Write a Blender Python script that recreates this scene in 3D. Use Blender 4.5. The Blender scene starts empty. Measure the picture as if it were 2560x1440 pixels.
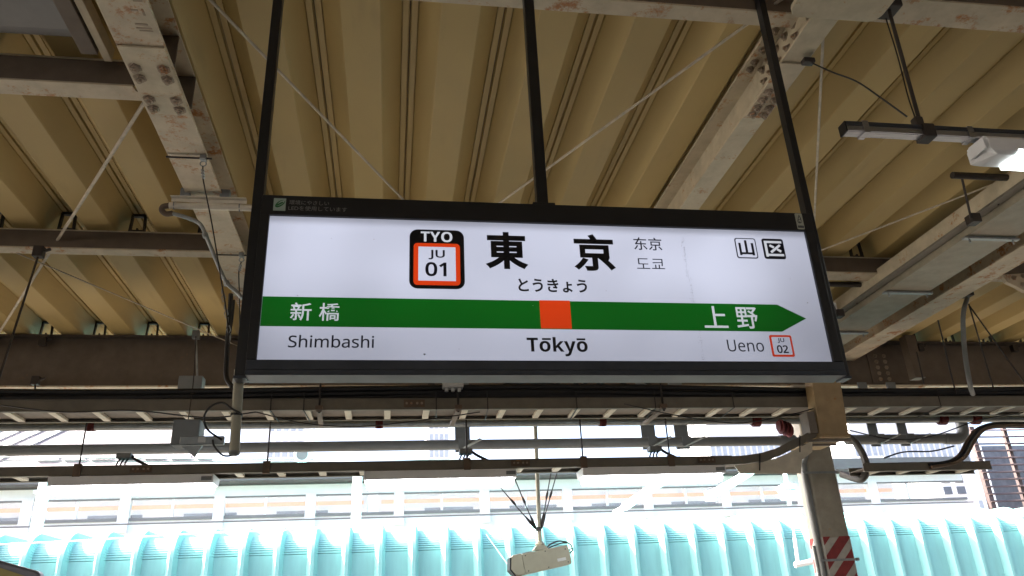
import bpy, math, random
from mathutils import Vector, Matrix
random.seed(7)
R = math.radians
sc = bpy.context.scene
col = sc.collection

# ------------------------------------------------------------------ camera
cam_d = bpy.data.cameras.new('camera'); cam = bpy.data.objects.new('camera', cam_d); col.objects.link(cam)
sc.camera = cam
cam_d.sensor_width = 36.0; cam_d.lens = 27.202; cam_d.clip_start = 0.05; cam_d.clip_end = 3000
def aim(yaw, pitch, roll, loc):
    cy, sy, cp, sp = math.cos(yaw), math.sin(yaw), math.cos(pitch), math.sin(pitch)
    f = Vector((sy*cp, cy*cp, sp)); r = Vector((cy, -sy, 0)); u = r.cross(f)
    c, s = math.cos(roll), math.sin(roll)
    r2, u2 = c*r - s*u, s*r + c*u
    m = Matrix((r2, u2, -f)).transposed().to_4x4(); m.translation = loc
    cam.matrix_world = m
aim(R(9.3541), R(23.4401), R(2.7331), Vector((0, 0, 1.6)))

# ------------------------------------------------------------------ sky, sun, exposure
EXPO = 3.0
SUN = Vector((-0.72, 0.13, 0.66)).normalized()
w = bpy.data.worlds.new('World'); sc.world = w; w.use_nodes = True
nt = w.node_tree; bg = nt.nodes['Background']
sky = nt.nodes.new('ShaderNodeTexSky'); sky.sky_type = 'NISHITA'; sky.sun_disc = False
sky.sun_elevation = math.asin(SUN.z); sky.sun_rotation = math.atan2(SUN.x, SUN.y)
sky.air_density = 0.7; sky.dust_density = 6.0; sky.ozone_density = 0.6
nt.links.new(sky.outputs[0], bg.inputs[0]); bg.inputs[1].default_value = 0.13
sd = bpy.data.lights.new('sun', 'SUN'); sd.energy = 5.0; sd.angle = R(0.6); sd.color = (1.0, 0.95, 0.87)
so = bpy.data.objects.new('sun', sd); col.objects.link(so)
so.rotation_euler = (-SUN).to_track_quat('-Z', 'Y').to_euler()
sc.view_settings.view_transform = 'Standard'; sc.view_settings.look = 'None'
sc.view_settings.exposure = EXPO; sc.view_settings.gamma = 1.0
sc.view_settings.use_curve_mapping = False
sc.cycles.max_bounces = 10; sc.cycles.diffuse_bounces = 6
GAIN = 2 ** EXPO

# ------------------------------------------------------------------ materials
def nodes(name):
    m = bpy.data.materials.new(name); m.use_nodes = True
    return m, m.node_tree, m.node_tree.nodes['Principled BSDF']
def mat(name, c, rough=0.6, metal=0.0, var=0.12, scale=6.0, bump=0.0, stretch=(1, 1, 1), spec=0.5):
    """painted / plain surface with uneven tone and a little roughness variation"""
    m, t, b = nodes(name); L = t.links.new; N = t.nodes.new
    b.inputs['Roughness'].default_value = rough; b.inputs['Metallic'].default_value = metal
    b.inputs['Specular IOR Level'].default_value = spec
    g = N('ShaderNodeNewGeometry'); mp = N('ShaderNodeMapping'); mp.inputs['Scale'].default_value = stretch
    L(g.outputs['Position'], mp.inputs['Vector'])
    n = N('ShaderNodeTexNoise'); n.inputs['Scale'].default_value = scale; n.inputs['Detail'].default_value = 6; n.inputs['Roughness'].default_value = 0.65
    L(mp.outputs[0], n.inputs['Vector'])
    r = N('ShaderNodeValToRGB'); e = r.color_ramp.elements
    e[0].position = 0.3; e[1].position = 0.72
    e[0].color = tuple(x*(1-var*1.6) for x in c) + (1,); e[1].color = tuple(min(1, x*(1+var)) for x in c) + (1,)
    L(n.outputs['Fac'], r.inputs['Fac']); L(r.outputs[0], b.inputs['Base Color'])
    mr = N('ShaderNodeMapRange'); mr.inputs['To Min'].default_value = max(0, rough-0.12); mr.inputs['To Max'].default_value = min(1, rough+0.12)
    L(n.outputs['Fac'], mr.inputs['Value']); L(mr.outputs[0], b.inputs['Roughness'])
    if bump:
        bp = N('ShaderNodeBump'); bp.inputs['Strength'].default_value = bump; bp.inputs['Distance'].default_value = 0.003
        L(n.outputs['Fac'], bp.inputs['Height']); L(bp.outputs[0], b.inputs['Normal'])
    return m
def rusty(name, c, rust=0.5, rough=0.6, seed=0.0):
    """old paint with rust blotches, specks and grime; rust = share of rust"""
    m, t, b = nodes(name); L = t.links.new; N = t.nodes.new
    g = N('ShaderNodeNewGeometry'); ad = N('ShaderNodeVectorMath'); ad.operation = 'ADD'; ad.inputs[1].default_value = (seed, seed*2, seed*3)
    L(g.outputs['Position'], ad.inputs[0])
    def noise(s, d=5, ro=0.6):
        n = N('ShaderNodeTexNoise'); n.inputs['Scale'].default_value = s; n.inputs['Detail'].default_value = d; n.inputs['Roughness'].default_value = ro
        L(ad.outputs[0], n.inputs['Vector']); return n.outputs['Fac']
    big, fine, grime = noise(7.5, 5, 0.7), noise(40, 9, 0.8), noise(8, 5)
    mix = N('ShaderNodeMath'); mix.operation = 'MULTIPLY_ADD'; mix.inputs[1].default_value = 0.42; L(fine, mix.inputs[0])
    m2 = N('ShaderNodeMath'); m2.operation = 'MULTIPLY'; m2.inputs[1].default_value = 0.70; L(big, m2.inputs[0]); L(m2.outputs[0], mix.inputs[2])
    r = N('ShaderNodeValToRGB'); th = 0.700 - 0.105*rust
    r.color_ramp.elements[0].position = th; r.color_ramp.elements[1].position = th + 0.085
    L(mix.outputs[0], r.inputs['Fac'])
    gr = N('ShaderNodeValToRGB'); gr.color_ramp.elements[0].position = 0.25; gr.color_ramp.elements[1].position = 0.75
    gr.color_ramp.elements[0].color = tuple(x*0.72 for x in c)+(1,); gr.color_ramp.elements[1].color = tuple(min(1, x*1.08) for x in c)+(1,)
    L(grime, gr.inputs['Fac'])
    rc = N('ShaderNodeValToRGB'); rc.color_ramp.elements[0].color = (0.15, 0.045, 0.012, 1); rc.color_ramp.elements[1].color = (0.50, 0.21, 0.055, 1)
    rc.color_ramp.elements[0].position = 0.3; rc.color_ramp.elements[1].position = 0.7
    L(fine, rc.inputs['Fac'])
    mx = N('ShaderNodeMix'); mx.data_type = 'RGBA'
    L(r.outputs[0], mx.inputs[0]); L(gr.outputs[0], mx.inputs[6]); L(rc.outputs[0], mx.inputs[7]); L(mx.outputs[2], b.inputs['Base Color'])
    b.inputs['Roughness'].default_value = rough
    bp = N('ShaderNodeBump'); bp.inputs['Strength'].default_value = 0.35; bp.inputs['Distance'].default_value = 0.002
    L(fine, bp.inputs['Height']); L(bp.outputs[0], b.inputs['Normal'])
    return m
def glow(name, c, s=1.0, base=(0.7, 0.7, 0.7)):
    m, t, b = nodes(name)
    b.inputs['Base Color'].default_value = base + (1,); b.inputs['Roughness'].default_value = 0.35
    b.inputs['Emission Color'].default_value = tuple(c) + (1,); b.inputs['Emission Strength'].default_value = s
    return m
M = {}
SC = 0.825            # size of the sign: its light panel is 2.14 m wide
def deck_material():
    m = mat('deck_cream', (0.445, 0.325, 0.122), 0.62, 0, 0.06, 1.3, 0.0, (1.0, 0.6, 1))
    t = m.node_tree; b = t.nodes['Principled BSDF']; N = t.nodes.new; L = t.links.new
    src = b.inputs['Base Color'].links[0].from_socket
    oi = N('ShaderNodeObjectInfo'); mr = N('ShaderNodeMapRange'); mr.inputs['To Min'].default_value = 0.93; mr.inputs['To Max'].default_value = 1.06
    L(oi.outputs['Random'], mr.inputs['Value'])
    g = N('ShaderNodeNewGeometry'); n = N('ShaderNodeTexNoise'); n.inputs['Scale'].default_value = 55; n.inputs['Detail'].default_value = 8; n.inputs['Roughness'].default_value = 0.8
    L(g.outputs['Position'], n.inputs['Vector'])
    n2 = N('ShaderNodeTexNoise'); n2.inputs['Scale'].default_value = 3.0; n2.inputs['Detail'].default_value = 4; mp = N('ShaderNodeMapping'); mp.inputs['Scale'].default_value = (3, 0.5, 3)
    L(g.outputs['Position'], mp.inputs['Vector']); L(mp.outputs[0], n2.inputs['Vector'])
    sm = N('ShaderNodeMapRange'); sm.inputs['From Min'].default_value = 0.60; sm.inputs['From Max'].default_value = 0.78; sm.inputs['To Min'].default_value = 1.0; sm.inputs['To Max'].default_value = 0.88; L(n2.outputs['Fac'], sm.inputs['Value'])
    sf = N('ShaderNodeMapRange'); sf.inputs['From Min'].default_value = 0.66; sf.inputs['From Max'].default_value = 0.74; sf.inputs['To Min'].default_value = 1.0; sf.inputs['To Max'].default_value = 0.72; L(n.outputs['Fac'], sf.inputs['Value'])
    m1 = N('ShaderNodeMath'); m1.operation = 'MULTIPLY'; L(mr.outputs[0], m1.inputs[0]); L(sm.outputs[0], m1.inputs[1])
    m2 = N('ShaderNodeMath'); m2.operation = 'MULTIPLY'; L(m1.outputs[0], m2.inputs[0]); L(sf.outputs[0], m2.inputs[1])
    mx = N('ShaderNodeMix'); mx.data_type = 'RGBA'; mx.blend_type = 'MULTIPLY'; mx.inputs[0].default_value = 1.0
    L(src, mx.inputs[6]); L(m2.outputs[0], mx.inputs[7]); L(mx.outputs[2], b.inputs['Base Color'])
    return m
M['deck'] = deck_material()
M['beam'] = rusty('beam_paint_rusty', (0.545, 0.465, 0.335), 1.0)
M['beam2'] = rusty('beam_paint_worn', (0.55, 0.475, 0.335), 0.62, 0.6, 3.1)
M['web'] = rusty('beam_web_shaded', (0.13, 0.10, 0.072), 0.12, 0.65, 1.7)  # beam paint with the webs' shade put into its colour
M['bolt'] = rusty('bolt_rusty', (0.34, 0.27, 0.20), 0.75, 0.7, 5)
M['rod'] = mat('rod_paint', (0.55, 0.48, 0.37), 0.5, 0, 0.2, 12)
M['clip'] = mat('clip_dark', (0.035, 0.026, 0.02), 0.6, 0, 0.2, 10)
M['black'] = mat('black_powder_coat', (0.011, 0.011, 0.012), 0.42, 0, 0.15, 20)
M['blackedge'] = mat('dark_grey_anodised', (0.055, 0.062, 0.075), 0.35, 0.4, 0.1, 10)
M['rubber'] = mat('black_cable', (0.012, 0.012, 0.013), 0.5, 0, 0.2, 20)
M['wire'] = mat('dark_wire', (0.03, 0.026, 0.024), 0.5, 0.3, 0.2, 20)
M['tray'] = rusty('tray_paint', (0.17, 0.152, 0.118), 0.22, 0.55, 8.3)
M['duct'] = rusty('duct_paint', (0.30, 0.262, 0.19), 0.3, 0.55, 6.4)
M['rung'] = mat('rung_paint', (0.66, 0.61, 0.50), 0.5, 0, 0.12, 8)
M['traydark'] = mat('tray_underside', (0.20, 0.175, 0.15), 0.7, 0, 0.2, 7)
M['galv'] = mat('galvanised', (0.30, 0.32, 0.32), 0.42, 0.6, 0.14, 18)
M['pvc'] = mat('grey_pipe', (0.185, 0.195, 0.195), 0.42, 0, 0.08, 5)
M['greybox'] = mat('grey_box', (0.20, 0.215, 0.22), 0.5, 0.1, 0.1, 8)
M['darkflex'] = mat('dark_flexible_conduit', (0.075, 0.072, 0.065), 0.55, 0, 0.15, 20)
M['ltbox'] = mat('light_grey_box', (0.55, 0.56, 0.55), 0.5, 0, 0.08, 8)
M['redpaint'] = mat('red_fitting', (0.10, 0.006, 0.006), 0.7, 0, 0.3, 14)
M['rustfit'] = rusty('rusty_fitting', (0.14, 0.10, 0.07), 0.6, 0.75, 9)
M['cream'] = mat('cream_enclosure', (0.35, 0.335, 0.255), 0.45, 0, 0.06, 8)
M['white'] = mat('white_enamel', (0.78, 0.79, 0.79), 0.4, 0, 0.04, 6)
M['column'] = rusty('column_paint', (0.35, 0.32, 0.255), 0.06, 0.5, 12)
M['brownbox'] = rusty('brown_duct_paint', (0.42, 0.31, 0.17), 0.25, 0.55, 14)
M['red'] = mat('stripe_red', (0.27, 0.026, 0.026), 0.5, 0, 0.15, 14)
M['stripewhite'] = mat('stripe_white', (0.46, 0.44, 0.39), 0.5, 0, 0.12, 14)
M['panelblue'] = mat('blue_grey_panel', (0.075, 0.080, 0.084), 0.35, 0.2, 0.15, 3)
M['alu'] = mat('aluminium_rail', (0.42, 0.42, 0.44), 0.3, 0.85, 0.15, 25, 0, (0.2, 6, 6))
M['teal'] = mat('teal_steel', (0.25, 0.56, 0.53), 0.55, 0, 0.10, 1.4, 0.0, (3, 1, 0.35))
M['tealroof'] = M['teal']
M['bgwhite'] = mat('white_concrete', (0.86, 0.86, 0.85), 0.7, 0, 0.05, 1.2)
M['bggrey'] = mat('grey_fascia', (0.12, 0.12, 0.12), 0.6, 0, 0.1, 2)
M['bgsteel'] = mat('white_steel', (0.82, 0.82, 0.82), 0.5, 0, 0.05, 3)
M['frame'] = mat('grey_frame', (0.20, 0.195, 0.19), 0.5, 0.1, 0.08, 3)
M['train'] = mat('stainless_car_body', (0.60, 0.61, 0.63), 0.35, 0.3, 0.06, 1.2)
M['orange'] = mat('orange_stripe', (0.78, 0.32, 0.14), 0.45, 0, 0.05, 2)
M['bgdark'] = mat('dark_window', (0.10, 0.11, 0.13), 0.2, 0, 0.2, 2)
M['brownslat'] = mat('brown_louvre', (0.055, 0.036, 0.034), 0.6, 0, 0.15, 2)
M['tower'] = mat('pale_tower', (0.66, 0.67, 0.69), 0.6, 0, 0.08, 0.4)
M['towerglass'] = mat('tower_glass', (0.36, 0.40, 0.45), 0.2, 0, 0.15, 0.6)
M['roofgrey'] = mat('grey_roof', (0.20, 0.18, 0.185), 0.6, 0, 0.1, 1)
M['floor'] = mat('platform_floor', (0.105, 0.092, 0.072), 0.75, 0, 0.15, 3)
M['ballast'] = mat('ballast', (0.11, 0.095, 0.08), 0.9, 0, 0.35, 9, 0.6)
M['yellow'] = mat('yellow_board', (0.55, 0.46, 0.16), 0.5, 0, 0.1, 6)
M['rim'] = mat('grey_rim', (0.22, 0.22, 0.26), 0.4, 0.2, 0.1, 8)
M['tube'] = glow('fluorescent_tube', (0.93, 0.98, 1.0), 2.6)
M['lamp_panel'] = glow('led_panel', (0.90, 1.0, 0.99), 1.6)
M['ink'] = mat('black_ink', (0.006, 0.006, 0.010), 0.4, 0, 0.05, 4)
M['blueink'] = mat('navy_ink', (0.008, 0.010, 0.028), 0.4, 0, 0.05, 4)
M['sticker'] = mat('sticker_pale_green', (0.33, 0.42, 0.36), 0.5, 0, 0.05, 30)
M['stickergreen'] = mat('sticker_green', (0.02, 0.14, 0.035), 0.5, 0, 0.05, 30)
M['smalltext'] = mat('small_grey_text', (0.23, 0.23, 0.22), 0.5, 0, 0.05, 30)
M['stickercream'] = mat('sticker_cream', (0.42, 0.44, 0.36), 0.5, 0, 0.05, 30)
M['smudge'] = mat('grey_smudge', (0.25, 0.24, 0.24), 0.8, 0, 0.3, 60)
def lit(name, c):        # translucent print / acrylic lit by the lamps inside the sign
    m, t, b = nodes(name); L = t.links.new; N = t.nodes.new
    tc = N('ShaderNodeTexCoord'); sp = N('ShaderNodeSeparateXYZ'); L(tc.outputs['Object'], sp.inputs[0])
    # LED bars run along the upper half; brightness of the light box falls off towards its edges
    def mr(src, a, b_, c_, d, interp='SMOOTHSTEP'):
        n = N('ShaderNodeMapRange'); n.interpolation_type = interp
        n.inputs['From Min'].default_value = a; n.inputs['From Max'].default_value = b_
        n.inputs['To Min'].default_value = c_; n.inputs['To Max'].default_value = d
        L(src, n.inputs['Value']); return n.outputs[0]
    def mul(a, b_):
        n = N('ShaderNodeMath'); n.operation = 'MULTIPLY'; L(a, n.inputs[0]); L(b_, n.inputs[1]); return n.outputs[0]
    low = mr(sp.outputs['Z'], -0.34*SC, 0.14*SC, 0.60, 1.0)
    top = mr(sp.outputs['Z'], 0.343*SC, 0.293*SC, 0.50, 1.0)
    rgt = mr(sp.outputs['X'], 1.30*SC, 0.75*SC, 0.68, 1.0)
    lft = mr(sp.outputs['X'], -1.30*SC, -1.15*SC, 0.84, 1.0)
    nz = N('ShaderNodeTexNoise'); nz.inputs['Scale'].default_value = 2.2; nz.inputs['Detail'].default_value = 1; L(tc.outputs['Object'], nz.inputs['Vector'])
    var = mr(nz.outputs['Fac'], 0.3, 0.7, 0.86, 1.08)
    s = mul(mul(mul(low, top), mul(rgt, lft)), var)
    k = N('ShaderNodeMath'); k.operation = 'MULTIPLY'; k.inputs[1].default_value = 1.0 / GAIN; L(s, k.inputs[0])
    b.inputs['Base Color'].default_value = tuple(x*0.5 for x in c) + (1,); b.inputs['Roughness'].default_value = 0.3
    b.inputs['Emission Color'].default_value = tuple(c) + (1,); L(k.outputs[0], b.inputs['Emission Strength'])
    return m
M['panel'] = lit('lit_acrylic', (0.56, 0.59, 0.73))
M['green'] = lit('lit_green_film', (0.0025, 0.100, 0.007))
M['orangefilm'] = lit('lit_orange_film', (0.62, 0.045, 0.006))
M['whitefilm'] = lit('lit_white_letter', (0.60, 0.63, 0.70))
def pane_material():
    m = bpy.data.materials.new('barrier_glass'); m.use_nodes = True; t = m.node_tree; t.nodes.clear()
    o = t.nodes.new('ShaderNodeOutputMaterial'); mx = t.nodes.new('ShaderNodeMixShader'); tr = t.nodes.new('ShaderNodeBsdfTransparent'); d = t.nodes.new('ShaderNodeBsdfPrincipled')
    d.inputs['Base Color'].default_value = (0.75, 0.76, 0.78, 1); d.inputs['Roughness'].default_value = 0.25
    mx.inputs[0].default_value = 0.22; t.links.new(tr.outputs[0], mx.inputs[1]); t.links.new(d.outputs[0], mx.inputs[2]); t.links.new(mx.outputs[0], o.inputs[0])
    return m
M['pane'] = pane_material()

# ------------------------------------------------------------------ builders
ORG = {}
def V(p): return Vector(p)
class MB:
    def __init__(s): s.v = []; s.f = []
    def add(s, vs, fs):
        o = len(s.v); s.v += [tuple(p) for p in vs]; s.f += [tuple(i+o for i in f) for f in fs]; return s
    def box(s, x0, x1, y0, y1, z0, z1):
        return s.add([(x0,y0,z0),(x1,y0,z0),(x1,y1,z0),(x0,y1,z0),(x0,y0,z1),(x1,y0,z1),(x1,y1,z1),(x0,y1,z1)],
                     [(0,3,2,1),(4,5,6,7),(0,1,5,4),(1,2,6,5),(2,3,7,6),(3,0,4,7)])
    def bar(s, p, q, w_, h, up=(0, 0, 1)):
        p, q = V(p), V(q); d = (q-p).normalized(); u = V(up)
        if abs(d.dot(u)) > 0.98: u = V((0, 1, 0))
        a = d.cross(u).normalized(); b = a.cross(d).normalized(); a *= w_/2; b *= h/2
        vs = [p-a-b, p+a-b, p+a+b, p-a+b, q-a-b, q+a-b, q+a+b, q-a+b]
        return s.add(vs, [(0,3,2,1),(4,5,6,7),(0,1,5,4),(1,2,6,5),(2,3,7,6),(3,0,4,7)][::1])
    def tube(s, pts, r, n=10, caps=True):
        pts = [V(p) for p in pts]; rings = []; u = None
        for i, p in enumerate(pts):
            d = (pts[min(i+1, len(pts)-1)] - pts[max(i-1, 0)]).normalized()
            if u is None: u = d.orthogonal().normalized()
            u = (u - d*u.dot(d)).normalized(); b = d.cross(u)
            rr = r[i] if isinstance(r, (list, tuple)) else r
            rings.append([p + rr*(math.cos(2*math.pi*k/n)*u + math.sin(2*math.pi*k/n)*b) for k in range(n)])
        vs = [v for g in rings for v in g]; fs = []
        for i in range(len(rings)-1):
            for k in range(n):
                a, b = i*n+k, i*n+(k+1) % n; fs.append((a, b, b+n, a+n))
        if caps: fs += [tuple(range(n))[::-1], tuple(range((len(rings)-1)*n, len(rings)*n))]
        return s.add(vs, fs)
    def prism(s, poly, fn, a, b):      # poly: 2D outline; fn(u, v, t) -> point
        n = len(poly); vs = [fn(u, v, a) for u, v in poly] + [fn(u, v, b) for u, v in poly]
        fs = [tuple(range(n)), tuple(range(n, 2*n))[::-1]] + [(i, i+n, (i+1) % n + n, (i+1) % n) for i in range(n)]
        return s.add(vs, fs)
    def build(s, name, m, parent=None, bevel=0.0, smooth=False, org=None):
        o = V(org) if org is not None else (ORG[parent.name].copy() if parent else V((0, 0, 0)))
        me = bpy.data.meshes.new(name); me.from_pydata([tuple(V(p)-o) for p in s.v], [], s.f)
        me.materials.append(M[m]); me.validate(); me.update()
        import bmesh
        bm = bmesh.new(); bm.from_mesh(me); bmesh.ops.recalc_face_normals(bm, faces=bm.faces); bm.to_mesh(me); bm.free()
        if smooth:
            for p in me.polygons: p.use_smooth = True
            try: me.set_sharp_from_angle(angle=R(35))
            except Exception: pass
        ob = bpy.data.objects.new(name, me); col.objects.link(ob)
        if parent: ob.parent = parent; ob.location = o - ORG[parent.name]
        else: ob.location = o
        ORG[ob.name] = o
        if bevel:
            b = ob.modifiers.new('bevel', 'BEVEL'); b.width = bevel; b.segments = 2; b.limit_method = 'ANGLE'; b.angle_limit = R(40)
        return ob
def inst(src, dx, parent, name=None):
    c = src.copy(); col.objects.link(c); c.parent = parent; c.location = src.location + V(dx)
    ORG[c.name] = ORG[src.name] + V(dx)
    return c
def thing(name, label, cat, loc, group=None):
    o = bpy.data.objects.new(name, None); col.objects.link(o); o.location = loc; o.empty_display_size = 0.1
    ORG[o.name] = V(loc); return tag(o, label, cat, group)
def tag(o, label, cat, group=None):
    o['label'] = label; o['category'] = cat
    if group: o['group'] = group
    return o
def struct(o): o['kind'] = 'structure'; return o
def curve(pts, n=8):      # Catmull-Rom through points
    P = [V(p) for p in pts]; P = [P[0]*2-P[1]] + P + [P[-1]*2-P[-2]]; out = []
    for i in range(1, len(P)-2):
        for k in range(n):
            t = k/n; a, b, c, d = P[i-1], P[i], P[i+1], P[i+2]
            out.append(0.5*((2*b) + (c-a)*t + (2*a-5*b+4*c-d)*t*t + (3*b-a-3*c+d)*t**3))
    out.append(P[-2]); return out
def rrect(x0, x1, y0, y1, r, n=6):
    out = []
    for cx, cy, a0 in ((x1-r, y1-r, 0), (x0+r, y1-r, 90), (x0+r, y0+r, 180), (x1-r, y0+r, 270)):
        for k in range(n+1):
            a = R(a0 + 90*k/n); out.append((cx+r*math.cos(a), cy+r*math.sin(a)))
    return out

# ------------------------------------------------------------------ the ground (below the frame; it lights the canopy)
struct(MB().box(-400, 400, -300, 1500, -1.35, -1.2).build('ground', 'ballast'))
struct(MB().box(-60, 60, -18.0, 8.6, -1.19, 0.0).build('platform', 'floor', bevel=0.02))

# ------------------------------------------------------------------ the platform canopy
Y0, Y1 = -18.0, 8.45  # unseen stretch behind the camera, added to block light from there
ZP, ZT = 4.45, 4.60                   # pan and crest of the folded deck
canopy = thing('platform_canopy', 'cream folded steel canopy roof on rusty off-white beams over the platform', 'canopy', (0, 0, 0))
def panel_mesh():
    hp = [(0.096, ZP), (0.104, ZP+0.007), (0.204, ZT-0.006), (0.2065, ZT+0.012), (0.2095, ZT+0.012), (0.2105, ZT-0.004), (0.242, ZT-0.004), (0.2440, ZT+0.016), (0.2480, ZT+0.018)]
    pr = [(-x, z) for x, z in hp[::-1]] + hp
    th = 0.0025; b = MB(); n = len(pr)
    for (y0, y1) in ((Y0, Y1),):
        vs = [(x, y0, z) for x, z in pr] + [(x, y1, z) for x, z in pr] + [(x, y0, z+th) for x, z in pr] + [(x, y1, z+th) for x, z in pr]
        fs = []
        for i in range(n-1):
            fs += [(i, i+1, n+i+1, n+i), (2*n+i, 3*n+i, 3*n+i+1, 2*n+i+1)]
            fs += [(i, 2*n+i, 2*n+i+1, i+1), (n+i, n+i+1, 3*n+i+1, 3*n+i)]
        fs += [(0, n, 3*n, 2*n), (n-1, 3*n-1, 4*n-1, 2*n-1)]
        b.add(vs, fs)
    return b
p0 = panel_mesh().build('roof_panel', 'deck', canopy)
p0.location.x = 0.3035 - 0.5*60
for i in range(1, 121): inst(p0, (0.5*i, 0, 0), canopy)
# seam covers along each joint are the crests themselves; upper sheet keeps daylight out
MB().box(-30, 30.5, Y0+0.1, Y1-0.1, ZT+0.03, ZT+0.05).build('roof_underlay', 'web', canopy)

def ibeam(name, p, q, depth, wid, tf=0.014, tw=0.010, m='beam', mw='beam2', topw=None):
    """I-section from p to q (q-p horizontal), p/q on the underside centre line; bottom flange, web, top flange"""
    p, q = V(p), V(q); d = (q-p).normalized(); s = d.cross(V((0, 0, 1)))
    f = lambda u, v, t: p + d*t + s*u + V((0, 0, v))
    ln = (q-p).length; tw2 = topw or wid
    poly = [(-wid/2, 0), (wid/2, 0), (wid/2, tf), (tw/2, tf), (tw/2, depth-tf), (tw2/2, depth-tf), (tw2/2, depth), (-tw2/2, depth), (-tw2/2, depth-tf), (-tw/2, depth-tf), (-tw/2, tf), (-wid/2, tf)]
    return MB().prism(poly, f, 0, ln).build(name, m, canopy, bevel=0.002)
def bolt_mesh(mb, c, axis, r=0.018, h=0.016):
    c = V(c); a = V(axis).normalized(); u = a.orthogonal().normalized(); b = a.cross(u)
    hexa = [(r*math.cos(R(60*k+15)), r*math.sin(R(60*k+15))) for k in range(6)]
    mb.prism([(x*1.45, y*1.45) for x, y in hexa], lambda x, y, t: c+u*x+b*y+a*t, -0.002, 0.004)
    mb.prism(hexa, lambda x, y, t: c+u*x+b*y+a*t, 0.004, h)
    mb.prism([(x*0.5, y*0.5) for x, y in hexa], lambda x, y, t: c+u*x+b*y+a*t, h, h+0.014)
_b = MB(); bolt_mesh(_b, (0, 0, 0), (0, 0, -1)); BD = None
_protos = {}
def bolts(parent, pts, axis, r=0.018):
    key = tuple(axis) + (r,)
    for p in pts:
        if key not in _protos:
            mb = MB(); bolt_mesh(mb, p, axis, r); _protos[key] = mb.build('bolt', 'bolt', parent, org=p)
        else:
            s = _protos[key]; c = s.copy(); col.objects.link(c); c.parent = parent; c.location = V(p) - ORG[parent.name]; ORG[c.name] = V(p)
# three rafters along the ribs
rafL = ibeam('rafter', (-1.2185, Y0, 4.2), (-1.2185, 7.82, 4.2), 0.235, 0.223, m='beam')
rafL['label'] = 'rusty off-white rafter left of the station sign'
rafM = ibeam('rafter', (2.02, Y0, 4.2), (2.02, 7.82, 4.2), 0.235, 0.14, m='beam2', topw=0.20)
rafM['label'] = 'off-white rafter behind the right hanger of the sign'
rafR = ibeam('rafter', (5.10, Y0, 4.2), (5.10, 7.82, 4.2), 0.235, 0.26, m='beam')
rafR['label'] = 'wide rafter beside the cable duct on the right'
ibeam('rafter', (-4.46, Y0, 4.2), (-4.46, 7.82, 4.2), 0.235, 0.2, m='beam2')
ibeam('rafter', (8.3, Y0, 4.2), (8.3, 7.82, 4.2), 0.235, 0.2, m='beam2')
# splice on the left rafter: cover plates and bolts
sp_ = MB().box(-1.326, -1.111, 3.13, 3.66, 4.190, 4.1995).build('splice_plate', 'beam2', rafL, bevel=0.002)
bolts(rafL, [(x, y, 4.190) for x in (-1.285, -1.152) for y in (3.28, 3.36, 3.53, 3.61)], (0, 0, -1), 0.023)
spw = MB().box(-1.2130, -1.2045, 2.72, 3.10, 4.24, 4.41).build('splice_plate', 'beam2', rafL, bevel=0.002)
bolts(rafL, [(-1.2045, y, z) for y in (2.78, 2.86, 2.95, 3.03) for z in (4.29, 4.36)], (1, 0, 0), 0.017)
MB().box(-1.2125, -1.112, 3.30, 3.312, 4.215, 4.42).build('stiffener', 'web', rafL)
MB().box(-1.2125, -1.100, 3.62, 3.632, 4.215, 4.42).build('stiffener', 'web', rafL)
for k, (x, y, w_, h) in enumerate(((-1.175, 2.98, 0.055, 0.012), (-1.17, 3.005, 0.07, 0.007), (-1.165, 3.022, 0.06, 0.007), (-1.19, 2.80, 0.012, 0.05), (-1.165, 2.79, 0.03, 0.012), (-1.15, 2.83, 0.04, 0.010), (-1.13, 2.80, 0.010, 0.045), (-1.18, 2.89, 0.03, 0.010), (-1.145, 2.90, 0.010, 0.04))):
    MB().box(x-w_/2, x+w_/2, y-h/2, y+h/2, 4.1985, 4.1996).build('stencil_mark', 'bolt', rafL)
# splice on the middle rafter
MB().box(1.952, 2.088, 2.95, 3.42, 4.190, 4.1995).build('splice_plate', 'beam', rafM, bevel=0.002)
bolts(rafM, [(x, y, 4.190) for x in (1.985, 2.055) for y in (3.18, 3.25, 3.32, 3.38)], (0, 0, -1), 0.020)
MB().box(2.0060, 2.0145, 2.75, 3.30, 4.24, 4.41).build('splice_plate', 'beam2', rafM, bevel=0.002)
bolts(rafM, [(2.0060, y, z) for y in (2.86, 2.95, 3.05, 3.14, 3.22) for z in (4.29, 4.37)], (-1, 0, 0), 0.018)
MB().box(1.917, 2.0, 2.9, 3.3, 4.408, 4.4205).build('splice_plate', 'beam2', rafM, bevel=0.002)
bolts(rafM, [(1.955, y, 4.408) for y in (2.95, 3.02, 3.10, 3.2, 3.26)], (0, 0, -1), 0.017)
# gusset under the middle rafter at the top of the picture
MB().prism(rrect(1.80, 2.26, 2.30, 2.60, 0.06), lambda u, v, t: V((u, v, t)), 4.165, 4.188).build('gusset_plate', 'beam2', rafM, bevel=0.002)

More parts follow.
